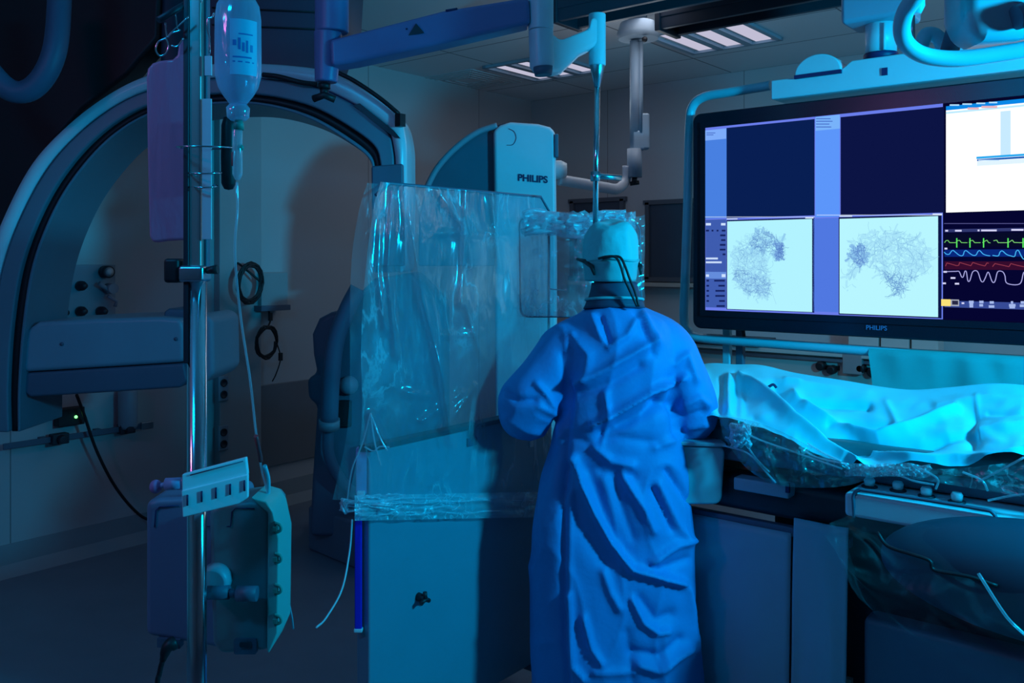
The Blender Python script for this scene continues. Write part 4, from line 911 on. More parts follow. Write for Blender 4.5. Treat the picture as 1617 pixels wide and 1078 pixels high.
GF = folds_fn([
    ([(907, 724), (920, 765), (939, 809), (965, 857), (998, 898), (1038, 909), (1075, 920)], 6, .026), ([(930, 745), (955, 820), (985, 870)], 16, -.014), ([(895, 740), (915, 830), (955, 890)], 14, -.012),
    ([(939, 706), (965, 728), (998, 735)], 6, .014), ([(950, 745), (1000, 752)], 8, -.010), ([(983, 750), (1000, 778), (1018, 806), (1031, 838)], 7, .016), ([(970, 760), (985, 810), (1000, 850)], 10, -.010),
    ([(1031, 772), (1061, 835)], 5, -.012), ([(1053, 743), (1087, 791)], 5, -.014), ([(1040, 765), (1070, 830), (1085, 850)], 6, .010), ([(1031, 887), (1068, 861), (1096, 853)], 6, .016), ([(1040, 900), (1085, 882)], 6, -.010),
    ([(998, 946), (1016, 983), (1038, 998), (1055, 996)], 5, .016), ([(1010, 945), (1035, 978), (1060, 970)], 9, -.010), ([(922, 975), (935, 1023), (950, 1046)], 5, .014), ([(898, 939), (905, 1049), (922, 1071)], 5, .014),
    ([(953, 902), (964, 935), (978, 960)], 7, .012), ([(1009, 1049), (1038, 1058), (1061, 1044), (1088, 1025)], 7, .018), ([(1000, 1030), (1040, 1035), (1075, 1010)], 8, -.012), ([(940, 1060), (1000, 1062)], 7, .010),
    ([(893, 690), (888, 800), (890, 900), (893, 1000), (898, 1090)], 5, -.012), ([(903, 720), (900, 850), (900, 1000), (905, 1090)], 5, .006), ([(1085, 930), (1098, 1010)], 6, .010), ([(990, 1000), (1000, 1090)], 9, -.008), ([(1050, 1010), (1052, 1090)], 9, .008),
    # back and shoulders
    ([(913, 606), (955, 585), (1000, 558), (1035, 539)], 7, .022), ([(915, 620), (965, 605), (1010, 578)], 8, -.012), ([(937, 672), (980, 648), (1026, 620), (1080, 597)], 6, .028), ([(950, 684), (1000, 662), (1040, 637)], 10, -.020),
    ([(1030, 632), (1062, 640)], 10, -.014), ([(1060, 600), (1066, 640), (1070, 690)], 7, -.016), ([(948, 500), (955, 520), (960, 540)], 5, -.012), ([(935, 498), (948, 530), (962, 548), (990, 530), (1005, 505)], 5, .010),
    ([(1005, 495), (1020, 530), (1032, 560)], 6, -.010), ([(1012, 490), (1035, 530)], 5, .008), ([(1065, 575), (1085, 560), (1100, 600)], 5, .010), ([(1080, 640), (1105, 628), (1118, 640)], 5, .010), ([(1078, 660), (1110, 650)], 6, -.010),
    ([(905, 530), (930, 560), (925, 600)], 8, .012), ([(890, 560), (900, 620), (895, 680)], 8, -.012), ([(848, 606), (862, 622), (872, 640)], 5, .012), ([(800, 618), (815, 632), (845, 632)], 5, -.012), ([(850, 640), (880, 655), (885, 690)], 7, .012),
    ([(955, 620), (962, 660), (950, 700)], 5, .008), ([(905, 690), (930, 700), (975, 690), (1040, 700)], 8, -.008), ([(800, 660), (830, 680), (860, 685)], 6, .006), ([(1085, 675), (1120, 670)], 5, .008), ([(1035, 706), (1075, 690)], 6, .010)])
disp = GF(PXx, PXy)*facing*1.4
nzv = np.array([noise.noise(Vector(c)*9)*0.004+noise.noise(Vector((c[0]*22, c[1]*22, c[2]*9)))*0.002+(1-abs(noise.noise(Vector((c[0]*6+3, c[1]*6, c[2]*3.5)))*2))**4*0.006 for c in co])
co2 = co+no*(disp+nzv)[:, None]-np.array(person['_o'])
gme.vertices.foreach_set('co', co2.reshape(-1)); gme.update()
bm = bmesh.new(); bm.from_mesh(gme); kill = [f for f in bm.faces if f.normal.z < -0.7 and f.calc_center_median().z < 0.14]
bmesh.ops.delete(bm, geom=kill, context='FACES'); bm.to_mesh(gme); bm.free()
gown = bpy.data.objects.new('surgical_gown', gme); C.objects.link(gown); gown.parent = person; gme.materials.clear(); gme.materials.append(M['gown']); gown['_o'] = person['_o']
for p in gme.polygons: p.use_smooth = True

# ---------------------------------------------------------------- big hanging display
YM = -2.756
def sc_(px, py, off=0.0): return hitY(px, py, YM-off)
s0 = sc_(1114, 202); zT, zB, xL = s0.z, sc_(1114, 490).z, s0.x; Hs = zT-zB; xR = xL+Hs*1.78
t = thing('display', 'large lit medical display in a black frame on the right, showing brain vessel scans', 'display', ((xL+xR)/2, YM+0.06, zB-0.1))
bz = 0.062
fr = MB(); pts = []
x0_, x1_, z0_, z1_ = xL-bz, xR+bz, zB-bz*1.25, zT+bz*1.05; rr_ = 0.035
for cx, cz, a0 in ((x1_-rr_, z1_-rr_, 0), (x0_+rr_, z1_-rr_, 90), (x0_+rr_, z0_+rr_, 180), (x1_-rr_, z0_+rr_, 270)):
    for k in range(7):
        a = math.radians(a0+k*15); pts.append((cx+rr_*math.cos(a), YM+0.004, cz+rr_*math.sin(a)))
fr.prism(pts, (0, 0.09, 0)); child(fr, 'housing', mat('black_gloss_frame', (0.008, 0.010, 0.02), 0.25), t, 0.006)
bzm = MB()
for cx, cz, sx, sz in (((xL+xR)/2, zT+0.012, xR-xL+0.05, 0.024), ((xL+xR)/2, zB-0.012, xR-xL+0.05, 0.024), (xL-0.012, (zT+zB)/2, 0.024, Hs), (xR+0.012, (zT+zB)/2, 0.024, Hs)): bzm.box((cx, YM+0.002, cz), (sx, 0.008, sz))
child(bzm, 'bezel', mat('black_gloss_frame', (0, 0, 0)), t)
def rect(name, col, p0, p1, lay, parent=None, s=1.0):
    a = sc_(*p0); b = sc_(*p1) if p1 else None; off = 0.0004*lay
    return child(MB().add([(a.x, YM-off, b.z), (b.x, YM-off, b.z), (b.x, YM-off, a.z), (a.x, YM-off, a.z)], [(0, 1, 2, 3)]), name, emit('scr_%d_%d_%d' % col, S(*col), s), parent)
scrn = child(MB().add([(xL, YM-0.0003, zB), (xR, YM-0.0003, zB), (xR, YM-0.0003, zT), (xL, YM-0.0003, zT)], [(0, 1, 2, 3)]), 'screen', emit('screen_ground', S(6, 6, 42)), t)
rect('viewer_window', (105, 125, 235), (1114, 202), (1489, 504), 2, scrn)
rect('side_strip', (72, 128, 225), (1114, 206), (1147.5, 344), 3, scrn); rect('side_strip_header', (125, 172, 250), (1114, 206), (1147, 219), 4, scrn)
rect('blank_scan', (8, 30, 82), (1147.5, 202), (1286.5, 340), 3, scrn); rect('side_strip', (92, 150, 250), (1287.7, 184.8), (1326, 342), 3, scrn); rect('side_strip_header', (120, 178, 250), (1288, 185), (1326.5, 203), 4, scrn)
rect('blank_scan', (12, 20, 68), (1327.5, 185), (1491, 335.5), 3, scrn)
rect('info_strip', (62, 92, 175), (1114.5, 347), (1147, 486), 3, scrn); rect('info_row', (100, 140, 220), (1114.5, 429), (1147, 440), 4, scrn); rect('side_strip', (80, 120, 225), (1284, 345), (1324, 493), 3, scrn)
for (x0, y0, x1, y1, lay) in ((1147.5, 347.5, 1286, 493.5, 3), (1324.5, 343, 1487, 502.5, 3)): rect('scan_border', (10, 20, 70), (x0, y0), (x1, y1), lay, scrn)
sa = rect('vessel_scan', (178, 243, 255), (1148.6, 349.5), (1282.7, 492.5), 4, scrn); sb = rect('vessel_scan', (184, 246, 255), (1326, 345.5), (1481.5, 500.5), 4, scrn)
def ribbon(mb, pts, w, lay):
    q = [Vector((sc_(x, y).x, YM-0.0004*lay, sc_(x, y).z)) for x, y in pts]
    for a, b in zip(q[:-1], q[1:]):
        dv = (b-a); 
        if dv.length < 1e-6: continue
        n_ = Vector((-dv.z, 0, dv.x)).normalized()*w; mb.add([a-n_, b-n_, b+n_, a+n_], [(0, 1, 2, 3)])
def inside(x, y, poly):
    c_ = False; j = len(poly)-1
    for i in range(len(poly)):
        if (poly[i][1] > y) != (poly[j][1] > y) and x < (poly[j][0]-poly[i][0])*(y-poly[i][1])/(poly[j][1]-poly[i][1]+1e-9)+poly[i][0]: c_ = not c_
        j = i
    return c_
def vessels(parent, polys, n, col, seed, w=0.0006, step=2.2, name='vessels', lay=6, ln=14):
    R = random.Random(seed); mb = MB(); Z = lambda p: (1080+p[0]/2.566, 140+p[1]/2.566)
    polys = [[Z(p) for p in po] for po in polys]
    for _ in range(n):
        po = R.choice(polys); xs = [p[0] for p in po]; ys_ = [p[1] for p in po]
        for _t in range(40):
            x, y = R.uniform(min(xs), max(xs)), R.uniform(min(ys_), max(ys_))
            if inside(x, y, po): break
        a = R.uniform(0, 2*PI); pts = [(x, y)]
        for _s in range(R.randint(min(4, ln-1), ln)):
            a += R.gauss(0, 0.28); x += step*math.cos(a); y += step*math.sin(a)
            if not inside(x, y, po) and R.random() < 0.35: break
            pts.append((x, y))
        if len(pts) > 1: ribbon(mb, pts, w*R.uniform(.5, 1.3), lay+0.02*_/max(n, 1))
    child(mb, name, emit('scr_%d_%d_%d' % col, S(*col)), parent)
A1 = [(300, 570), (345, 580), (400, 620), (402, 690), (370, 700), (345, 650), (330, 680), (355, 780), (350, 850), (280, 850), (210, 800), (190, 700), (200, 650), (250, 600)]
A2 = [(255, 640), (300, 570), (345, 580), (400, 620), (402, 690), (370, 700), (345, 650), (300, 680)]; A3 = [(200, 720), (300, 760), (350, 780), (345, 830), (260, 830), (200, 770)]; A4 = [(368, 630), (400, 620), (402, 690), (375, 697)]
vessels(sa, [A1], 260, (166, 228, 250), 11, lay=5, w=0.004, ln=10); vessels(sa, [A2], 60, (146, 205, 240), 12, lay=5.3, w=0.004, ln=6); vessels(sa, [A3], 60, (150, 208, 242), 13, lay=5.3, w=0.003, ln=6); vessels(sa, [A1], 170, (130, 186, 228), 1, lay=6, w=.0004); vessels(sa, [A1], 95, (105, 158, 210), 2, lay=6.5, w=.0004); vessels(sa, [A2], 110, (85, 130, 195), 3, lay=7, ln=8, w=.0005); vessels(sa, [A3], 70, (85, 130, 195), 23, lay=7.2, ln=8, w=.0005); vessels(sa, [A4], 90, (120, 170, 225), 24, lay=7.4, w=.0025, ln=3); vessels(sa, [A4], 60, (75, 115, 190), 4, lay=8, ln=6)
B1 = [(660, 680), (700, 600), (760, 575), (850, 575), (960, 600), (1005, 680), (985, 750), (900, 790), (885, 840), (845, 842), (830, 780), (740, 720), (700, 740), (675, 820), (650, 825), (660, 760)]
B2 = [(665, 680), (710, 620), (745, 650), (745, 700), (712, 722)]; B3 = [(780, 730), (880, 760), (980, 750), (890, 790), (880, 835), (850, 840), (830, 780)]
vessels(sb, [B1], 260, (170, 230, 250), 14, lay=5, w=0.004, ln=10); vessels(sb, [B2], 70, (135, 190, 235), 15, lay=5.3, w=0.004, ln=5); vessels(sb, [B1], 170, (138, 195, 232), 5, lay=6, ln=18, w=.0004); vessels(sb, [B1], 95, (115, 172, 220), 6, lay=6.5, ln=18, w=.0004); vessels(sb, [B2], 60, (80, 120, 195), 7, lay=7, ln=8); vessels(sb, [B3], 95, (95, 145, 205), 8, lay=7)
mb = MB(); ribbon(mb, [(1216, 445), (1219, 460), (1226, 480)], .0006, 7); child(mb, 'vessels', emit('scr_150_205_240', S(150, 205, 240)), sa)
# tiny illegible text rows
def marks(name, rows, col, lay, parent=scrn):
    for x0, x1, y, h in rows:
        mb = MB(); ribbon(mb, [(x0, y), (x1, y)], h/F*3.5/2, lay); child(mb, name, emit('scr_%d_%d_%d' % col, S(*col)), parent)
R = random.Random(3)
marks('header_text', [(1148, 1165, 345.5, 1.6), (1272, 1285, 344, 1.6), (1326, 1346, 341.3, 1.6), (1473, 1488, 338, 1.8), (1114, 1287, 342.5, .8), (1290, 1488, 339.5, .8)], (215, 230, 255), 6)
marks('info_text', [(1115, 1123, 354, 4), (1139, 1146, 354, 4), (1115, 1134, 408, 3), (1115, 1140, 414, 3), (1140, 1146, 435, 5), (1115, 1120, 435, 4)], (205, 225, 255), 6)
marks('info_text', [(1142-R.uniform(0, 8), 1146, 364+k*7.5, 3) for k in range(6)]+[(1115, 1120, 364, 3), (1124, 1127, 364, 3), (1132, 1135, 364, 3)]+[(1128+R.uniform(0, 8), 1145, 443+k*8, 3) for k in range(6)]+[(1116, 1120, 443+k*8, 3) for k in range(5)], (20, 35, 95), 6)
marks('header_text', [(1116, 1130, 210, 1.2), (1116, 1127, 213, 1.2), (1289, 1312, 187.5, 1.2), (1289, 1315, 191.5, 1.2), (1289, 1310, 196, 1.2), (1289, 1313, 200.5, 1.2)], (60, 95, 190), 6)
# white record window, extends beyond the frame edge
a = sc_(1494.5, 168.5); b = sc_(1491.5, 335.5)
def xrect(name, col, x_px, yt, yb, lay, xe=None, s=1.0):
    a = sc_(x_px, yt); z1 = sc_(x_px, yb).z; x1 = xe if xe else xR
    child(MB().add([(a.x, YM-.0004*lay, z1), (x1, YM-.0004*lay, z1), (x1, YM-.0004*lay, a.z), (a.x, YM-.0004*lay, a.z)], [(0, 1, 2, 3)]), name, emit('scr_%d_%d_%d' % col, S(*col), s), scrn)
xrect('record_window', (250, 254, 255), 1494, 168, 335.5, 3, s=1.15); xrect('title_bar', (10, 135, 230), 1494, 168, 174.5, 4); xrect('tool_row', (190, 235, 255), 1494, 177, 180, 5)
marks('title_text', [(1500, 1515, 166, 2), (1520, 1535, 164.5, 2), (1542, 1556, 163.3, 2), (1562, 1575, 162, 2)], (180, 225, 255), 7); marks('title_text', [(1528, 1546, 171.5, 3), (1550, 1575, 169, 3)], (230, 180, 190), 7)
xb = sc_(1617, 300).x
xrect('dialog_bar', (40, 170, 240), 1542, 247.5, 251, 5); xrect('dialog_bar', (20, 90, 180), 1543, 251.5, 254.5, 5); xrect('dialog_body', (225, 245, 255), 1543, 255, 262, 4); xrect('side_column', (200, 235, 255), 1580, 176, 246, 4, sc_(1596, 200).x)
marks('dialog_text', [(1545, 1578, 253, 1.4)], (190, 225, 255), 7)
# patient monitor window
xrect('vitals_window', (5, 5, 48), 1491, 337, 503, 2)
U = lambda x, y: (1480+x/6.737, 340+y/6.737)
def band(name, col, y0, y1, lay=3): xrect(name, col, 1491.5, U(0, y0)[1], U(0, y1)[1], lay)
band('ecg_band', (6, 10, 40), 195, 335); band('pressure_band', (8, 40, 125), 365, 440); band('pressure_band', (55, 12, 45), 488, 575); band('header_bar', (48, 55, 110), 148, 180); band('toolbar', (55, 75, 150), 905, 975)
def wave(name, pts, col, w): 
    mb = MB(); ribbon(mb, [U(*p) for p in pts], w, 8); child(mb, name, emit('scr_%d_%d_%d' % col, S(*col), 1.0), scrn)
ecg = []
for x in (80, 205, 345, 488): ecg.append([(x-5 if x > 80 else 80, 290), (x+15, 268), (x+35, 265), (x+55, 290), (x+118, 290)] if x != 488 else [(483, 290), (530, 262), (548, 290), (568, 292)])
for e in ecg: wave('ecg_trace', e, (120, 215, 110), .0012)
wave('ecg_trace', [(600, 270), (635, 262), (650, 290), (740, 290), (760, 288), (800, 262), (820, 288), (905, 290), (960, 270), (1010, 290)], (130, 215, 120), .0012)
for x in (210, 350, 495, 755, 915): wave('ecg_spike', [(x, 242), (x, 342)], (90, 240, 100), .0019)
def bez(pts): return [(p.x, p.y) for p in cat([(x, y, 0) for x, y in pts], 5)]
wave('pressure_trace', bez([(75, 390), (100, 412), (130, 412), (150, 385), (170, 372), (200, 395), (240, 425), (275, 425), (290, 385), (310, 375), (350, 405), (385, 425), (415, 420), (435, 385), (455, 375), (490, 410), (530, 425), (565, 430)]), (70, 185, 255), .0014)
wave('pressure_trace', bez([(590, 425), (650, 430), (670, 390), (695, 378), (740, 415), (790, 432), (825, 435), (840, 385), (865, 372), (895, 430), (925, 465), (980, 440)]), (70, 190, 255), .0014)
wave('pressure_trace', [(90, 540), (105, 505), (160, 520), (210, 535), (232, 530), (240, 500), (300, 518), (360, 535), (380, 500), (440, 520), (510, 538), (530, 505), (550, 508)], (150, 60, 80), .0012)
wave('pressure_trace', [(590, 545), (615, 512), (700, 530), (765, 545), (785, 512), (850, 530), (920, 545), (1000, 530)], (150, 60, 80), .0012)
wave('breathing_trace', bez([(65, 600), (120, 597), (200, 595), (235, 597), (262, 655), (280, 650), (295, 597), (312, 600), (328, 695), (350, 690), (380, 600), (430, 596), (465, 690), (490, 705), (515, 660), (545, 602), (580, 690), (600, 715), (620, 690), (645, 600), (695, 598), (722, 640), (745, 722), (880, 728), (920, 610), (960, 600)]), (175, 175, 235), .0014)
marks('vitals_text', [(*[U(x, 0)[0] for x in (a_, b_)], U(0, y)[1], 2.4) for a_, b_, y in ((88, 118, 163), (192, 262, 163), (432, 452, 160), (470, 635, 160), (790, 920, 154), (80, 110, 353), (70, 105, 600), (145, 195, 665), (60, 95, 722), (190, 235, 726), (262, 290, 933))], (215, 215, 250), 9)
marks('toolbar_icon', [(*[U(x, 0)[0] for x in (a_, b_)], U(0, y)[1], 3.5) for a_, b_, y in ((340, 390, 920), (345, 385, 945), (345, 385, 965), (450, 495, 920), (450, 490, 955), (560, 605, 925), (550, 610, 968), (785, 810, 925), (765, 835, 955), (770, 830, 975), (890, 925, 925), (880, 925, 960))], (165, 185, 235), 9)
a = U(45, 890); b = U(145, 965); rect('alarm_tile', (250, 225, 120), a, b, 9, scrn); a = U(145, 893); b = U(235, 965); rect('alarm_tile', (170, 175, 190), a, b, 9, scrn)
a = U(160, 905); b = U(225, 950); rect('tile_icon', (40, 40, 70), a, b, 10, scrn)
marks('window_line', [(1491, 1617, 352.8, .9)], (90, 90, 150), 5)
text_on('PHILIPS', sc_(1368, 520, -0.003), (1, 0, 0), (0, 0, 1), 0.075, emit('logo_glow', S(20, 95, 170)), t, 'lettering', 0.002, 0.01)
# top carrier, mounting post and guard frame
car = thing('display_carrier', 'bright cyan metal carrier and tubular guard frame holding the big display', 'display carrier', ((xL+xR)/2, YM+0.16, zT))
yc = YM-0.02
def cp_(px, py, off=0.02): return hitY(px, py, YM-off)
p0 = cp_(1217, 127); p1 = cp_(1217, 157); pk = cp_(1330, 96); 
top = [(1217, 127), (1330, 107), (1338, 98), (1617, 62)]
Xe = xR+0.05; za = p1.z; zb = p0.z
poly = [(p0.x, YM-0.02, za), (Xe, YM-0.02, za), (Xe, YM-0.02, zb+0.035), (cp_(1345, 97).x, YM-0.02, zb+0.035), (cp_(1325, 107).x, YM-0.02, zb), (p0.x, YM-0.02, zb)]
child(MB().prism(poly, (0, 0.14, 0)), 'carrier_beam', M['enamel'], car, 0.006)
c = cp_(1292, 108); ra_ = (cp_(1330, 104).x-cp_(1256, 114).x)/2
dm = MB(); hp2 = [(c.x+ra_*math.cos(PI*k/16), YM-0.03, zb+0.004+ra_*0.80*math.sin(PI*k/16)) for k in range(17)]
dm.prism(hp2, (0, 0.09, 0)); child(dm, 'dome_cover', M['enamel'], car, 0.006)
child(MB().box((c.x, YM-0.022, zb-0.002), (2*ra_, 0.02, 0.014)), 'dome_seam', M['navy'], car)
child(MB().box(cp_(1397, 113, 0.022), (0.02, 0.006, 0.028)), 'square_hole', M['navy'], car)
tp = cp_(1392, 60); xm = cp_(1391, 80, -0.05).x
child(MB().lathe((xm, YM+0.05, zb+0.03), UP, [(0.062, 0), (0.062, 0.025), (0.060, 0.03)], 26), 'swivel_ring', M['navy'], car)
child(MB().lathe((xm, YM+0.05, zb+0.06), UP, [(0.056, 0), (0.056, 0.12)], 26), 'post', M['enamel'], car)
child(MB().tube([(xm+0.03, YM-0.008, zb+0.06), (xm+0.03, YM-0.008, zb+0.16)], 0.006, 8), 'cable_guide', M['plastic'], car)
z_ = zb+0.17
child(MB().box((xm-0.0, YM+0.05, z_+0.055), (0.24, 0.2, 0.11)), 'bracket_block', mat('teal_grey_cover', (0.30, 0.40, 0.52), 0.4), car, 0.02, seg=3)
child(MB().lathe((xm-0.05, YM+0.05, z_+0.11), UP, [(0.05, 0), (0.05, RZ-z_-0.11)], 24), 'ceiling_post', M['enamel'], car)
gf = [cp_(1217, 135, -0.07), cp_(1150, 146, -0.07), cp_(1112, 153, -0.07), cp_(1094, 168, -0.07), cp_(1089, 200, -0.07), cp_(1086, 320, -0.07), cp_(1082, 440, -0.07), cp_(1080, 500, -0.07), cp_(1086, 522, -0.07), cp_(1105, 533, -0.07), cp_(1200, 541, -0.07), cp_(1370, 554, -0.07)]
gf = [Vector(p) for p in gf]; zz = gf[-2].z
gf[-1].z = zz-0.005; gf.append(Vector((Xe, gf[-1].y, zz-0.01)))
child(MB().tube(cat(gf, 8), 0.020, 16), 'guard_tube', M['tealpaint'], car)
for px in (1137, 1158):
    a = cp_(px, 515, -0.06); child(MB().box((a.x, YM+0.13, 1.05), (0.032, 0.03, 0.78)), 'support_post', M['tealpaint'] if px < 1150 else M['slate'], car, 0.003)
MB().tube(cat([cp_(1160, 517, -0.1), cp_(1172, 520, -0.1), cp_(1175, 532, -0.1)], 6), 0.008, 8).build('display_cable', M['black'], label='short curved black cable below the lower left corner of the display', cat='cable')
# green drape hung over the guard tube
xs0 = cp_(1371, 550, -0.05).x; t = thing('hanging_drape', 'dull green drape hung over the guard tube below the display', 'drape', (xs0+0.5, YM+0.05, 1.0))
ztop = gf[-1].z+0.022
def hd(u, v):
    x = xs0+(Xe-xs0)*u+0.02*v*(1-u); 
    if v < 0.12: a = PI*(v/0.12); return Vector((x, YM+0.07+0.024*math.cos(a), ztop-0.022+0.024*math.sin(a)))
    k = (v-0.12)/0.88
    return Vector((x+0.012*math.sin(k*3), YM+0.046-0.004-0.03*k*math.sin(u*9+k*2)**2-0.02*noise.noise(Vector((u*7, k*2, 1))), ztop-0.022-0.36*k))
child(MB().grid(hd, 60, 40), 'cloth', M['draped'], t)

# ---------------------------------------------------------------- ceiling lamp body and padded ring at the upper right
t = thing('surgical_lamp', 'teal ceiling-hung surgical lamp with a thick padded ring at the top right', 'surgical lamp', P(1560, 60, 1.95))
dL = 1.95
ring = [(1475, -60), (1448, -5), (1430, 22), (1424, 52), (1434, 76), (1462, 92), (1510, 97), (1570, 90), (1640, 78), (1720, 60), (1760, 10), (1740, -50)]
rp_ = [P(x, y-4, dL+0.16*math.sin(PI*i/11)) for i, (x, y) in enumerate(ring)]
child(MB().tube(cat(rp_, 8), 0.0195, 18), 'ring_handle', mat('padded_teal', (0.34, 0.62, 0.72), 0.4), t)
child(MB().tube(cat([P(1452, 84, dL+0.3), P(1462, 55, dL+0.3), P(1482, 60, dL+0.3), P(1494, 88, dL+0.3)], 6), 0.018, 14), 'cable_loop', M['tealpaint'], t)
child(MB().tube([P(1448, -30, dL+0.1), P(1448, 10, dL+0.1), P(1447, 22, dL+0.1)], [0.017, 0.017, 0.010], 16), 'grip', M['enamel'], t)
child(MB().tube([P(1540, -60, dL+0.2), P(1498, 85, dL+0.25)], 0.022, 16), 'arm_tube', M['slate'], t)
child(MB().tube([P(1441, 20, dL+0.35), P(1441, 70, dL+0.35)], 0.006, 10), 'thin_rod', M['brushed'], t)
mb = MB(); slab(mb, [(1527, -60), (1700, -60), (1700, 40), (1620, 58), (1560, 62), (1540, 55), (1526, 20)], dL+0.08, 0.13); child(mb, 'lamp_head', M['enamel_grey'], t, 0.033, seg=4)
child(MB().tube([P(1570, -60, dL+0.18), Vector((P(1570, -60, dL+0.18).x, P(1570, -60, dL+0.18).y, RZ))], 0.04, 18), 'ceiling_post', M['enamel_grey'], t)
child(MB().tube([P(1604, 28, dL+0.06), P(1640, 18, dL+0.06)], 0.028, 16), 'side_knob', M['slate'], t)

# ---------------------------------------------------------------- patient table
YN, YF = -3.52, -2.93
def tn(px, py, Y=YN): return hitY(px, py, Y)
ztab = 0.925
t = thing('patient_table', 'long operating table with pale side ledge and hanging shield flaps', 'operating table', (4.6, -3.2, 0))
xa = tn(1100, 700).x; xl = tn(1342, 772).x; xe = 6.4
child(MB().box(((3.35+xe)/2, -3.2, 0.955), (xe-3.35, 0.46, 0.05)), 'table_top', M['slate'], t, 0.01)
child(MB().box(((3.4+xe)/2, -3.2, 1.01), (xe-3.4, 0.44, 0.06)), 'mattress', mat('teal_mattress', (0.03, 0.16, 0.18), 0.5), t, 0.015, seg=3)
led = MB().box(((xl+xe)/2, (YN-3.16)/2-0.02, ztab-0.035), (xe-xl, abs(YN+3.16)+0.06, 0.07))
child(led, 'control_ledge', M['enamel'], t, 0.012, seg=3, label='brightly lit pale ledge')
for px, py in ((1373, 769), (1418, 775), (1463, 784), (1511, 793)):
    c = hitZ(px, py, ztab); c.y = max(c.y, YN+0.02)
    k = child(MB().lathe((c.x, c.y, ztab-0.001), UP, [(0.023, 0), (0.023, 0.005), (0.018, 0.006)], 24), 'knob_base', M['darkplastic'], t)
    child(MB().lathe((c.x, c.y, ztab+0.006), UP, [(0.014, 0), (0.016, 0.015), (0.012, 0.022)], 18), 'knob', M['enamel'], k)
r0 = tn(1348, 768, YN-0.05); r1 = tn(1568, 806, YN-0.05)
child(MB().tube(cat([(r0.x, YN-0.045, ztab-0.07), (r0.x, YN-0.05, ztab-0.03), (r0.x, YN-0.05, ztab-0.005), (r0.x+0.015, YN-0.05, ztab+0.012), (r0.x+0.05, YN-0.05, ztab+0.014), (r1.x-0.05, YN-0.05, ztab+0.014), (r1.x, YN-0.05, ztab+0.008), (r1.x+0.01, YN-0.05, ztab-0.03), (r1.x+0.01, YN-0.045, ztab-0.09)], 5), 0.0055, 8), 'guard_wire', M['slate'], t)
col = MB().box((4.75, -3.12, 0.40), (2.3, 0.34, 0.80)).box((4.85, -3.2, 0.82), (2.9, 0.42, 0.12)); child(col, 'pedestal', M['darkplastic'], t, 0.03)
child(MB().box((5.1, -3.2, 0.05), (1.5, 0.6, 0.10)), 'base_plate', mat('table_base_blue', (0.09, 0.18, 0.26), 0.5), t, 0.02)
mb = MB(); rb = [tn(1395, 960, -3.36), tn(1680, 1120, -3.36)]
child(MB().box(((tn(1362, 1000, -3.38).x+6.3)/2, -3.33, 0.25), (6.3-tn(1362, 1000, -3.38).x, 0.1, 0.50)), 'base_cover', mat('table_base_blue', (0, 0, 0)), t, 0.02)
# hanging lead flaps
pan = mat('flap_vinyl', (0.30, 0.48, 0.58), 0.5, bump=0.03, bscale=8)
for (x0, x1, yt, yb, Y) in ((1078, 1249, 808, 1150, -3.42), (1253, 1339, 818, 1150, -3.44)):
    A = tn(x0, yt, Y); B = tn(x1, yt, Y)
    def ff(u, v, A=A, B=B, Y=Y):
        return Vector((A.x+(B.x-A.x)*u-0.012*v, Y+0.010*math.sin(u*7)*v+0.006*noise.noise(Vector((u*4, v*3, Y))), A.z*(1-v)+0.05*v))
    child(MB().grid(ff, 20, 24), 'shield_flap', pan, t, solid=0.008)
A = tn(1078, 806, -3.40); B = tn(1345, 830, -3.40)
child(MB().box(((A.x+B.x)/2, -3.40, A.z+0.005), (B.x-A.x, 0.03, 0.03)), 'flap_rail', M['slate'], t, 0.004)
sb0 = tn(1158, 753, -3.46); sb1 = tn(1245, 788, -3.46)
child(MB().box(((sb0.x+sb1.x)/2, -3.43, (sb0.z+sb1.z)/2), (sb1.x-sb0.x, 0.06, sb0.z-sb1.z)), 'rail_box', M['enamel_grey'], t, 0.005)
child(MB().box(tn(1244, 770, -3.465), (0.012, 0.01, 0.03)), 'latch', M['navy'], t)
child(MB().box((tn(1172, 738, -3.36).x, -3.34, 0.95), (0.17, 0.05, 0.12)), 'side_plate', M['rust'], t, 0.006, label='copper brown side plate')
mm = tn(1332, 1050, -3.40); child(MB().box((mm.x+0.004, -3.36, 0.16), (0.018, 0.02, 0.26)), 'white_edge_strip', M['cream'], t)
# pale waste bin-like box left of the flaps
t = thing('side_bin', 'rounded grey box hanging on the table side just right of the gown', 'bin', P(1108, 798, 2.98))
child(slab(MB(), rounded([(1060, 702), (1146, 705), (1140, 797), (1060, 797)], 14), 2.93, 0.10), 'bin_body', mat('bin_teal_grey', (0.30, 0.46, 0.54), 0.45), t, 0.01)
child(slab(MB(), [(1060, 697), (1147, 700), (1147, 706), (1060, 703)], 2.92, 0.12), 'rim', M['enamel_grey'], t, 0.003)
# under-table x-ray tube drum in a plastic bag
t = thing('x_ray_tube_unit', 'big dim rounded X-ray tube housing under the right part of the table', 'x-ray tube', (tn(1530, 930, -3.6).x, -3.3, 0.4))
cX = tn(1392, 880, -3.60); cX.x += 0.42; cX.z += 0.03
def drum(u, v):
    a = 2*PI*u; k = v; r = (0.0 if k in (0, 1) else 1); q = math.sin(PI*k)**0.35
    return Vector((cX.x+0.42*math.cos(a)*q, -3.60+0.30*(k-0.5), cX.z-0.01+0.15*math.sin(a)*q))
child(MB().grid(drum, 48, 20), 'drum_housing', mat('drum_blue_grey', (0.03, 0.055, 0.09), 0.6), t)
child(MB().tube(cat([tn(1385, 840, -3.74), tn(1402, 862, -3.75), tn(1440, 875, -3.76), tn(1468, 885, -3.76), tn(1476, 900, -3.76), tn(1530, 910, -3.76), tn(1575, 925, -3.75)], 5), 0.005, 8), 'seam_tube', M['black'], t)
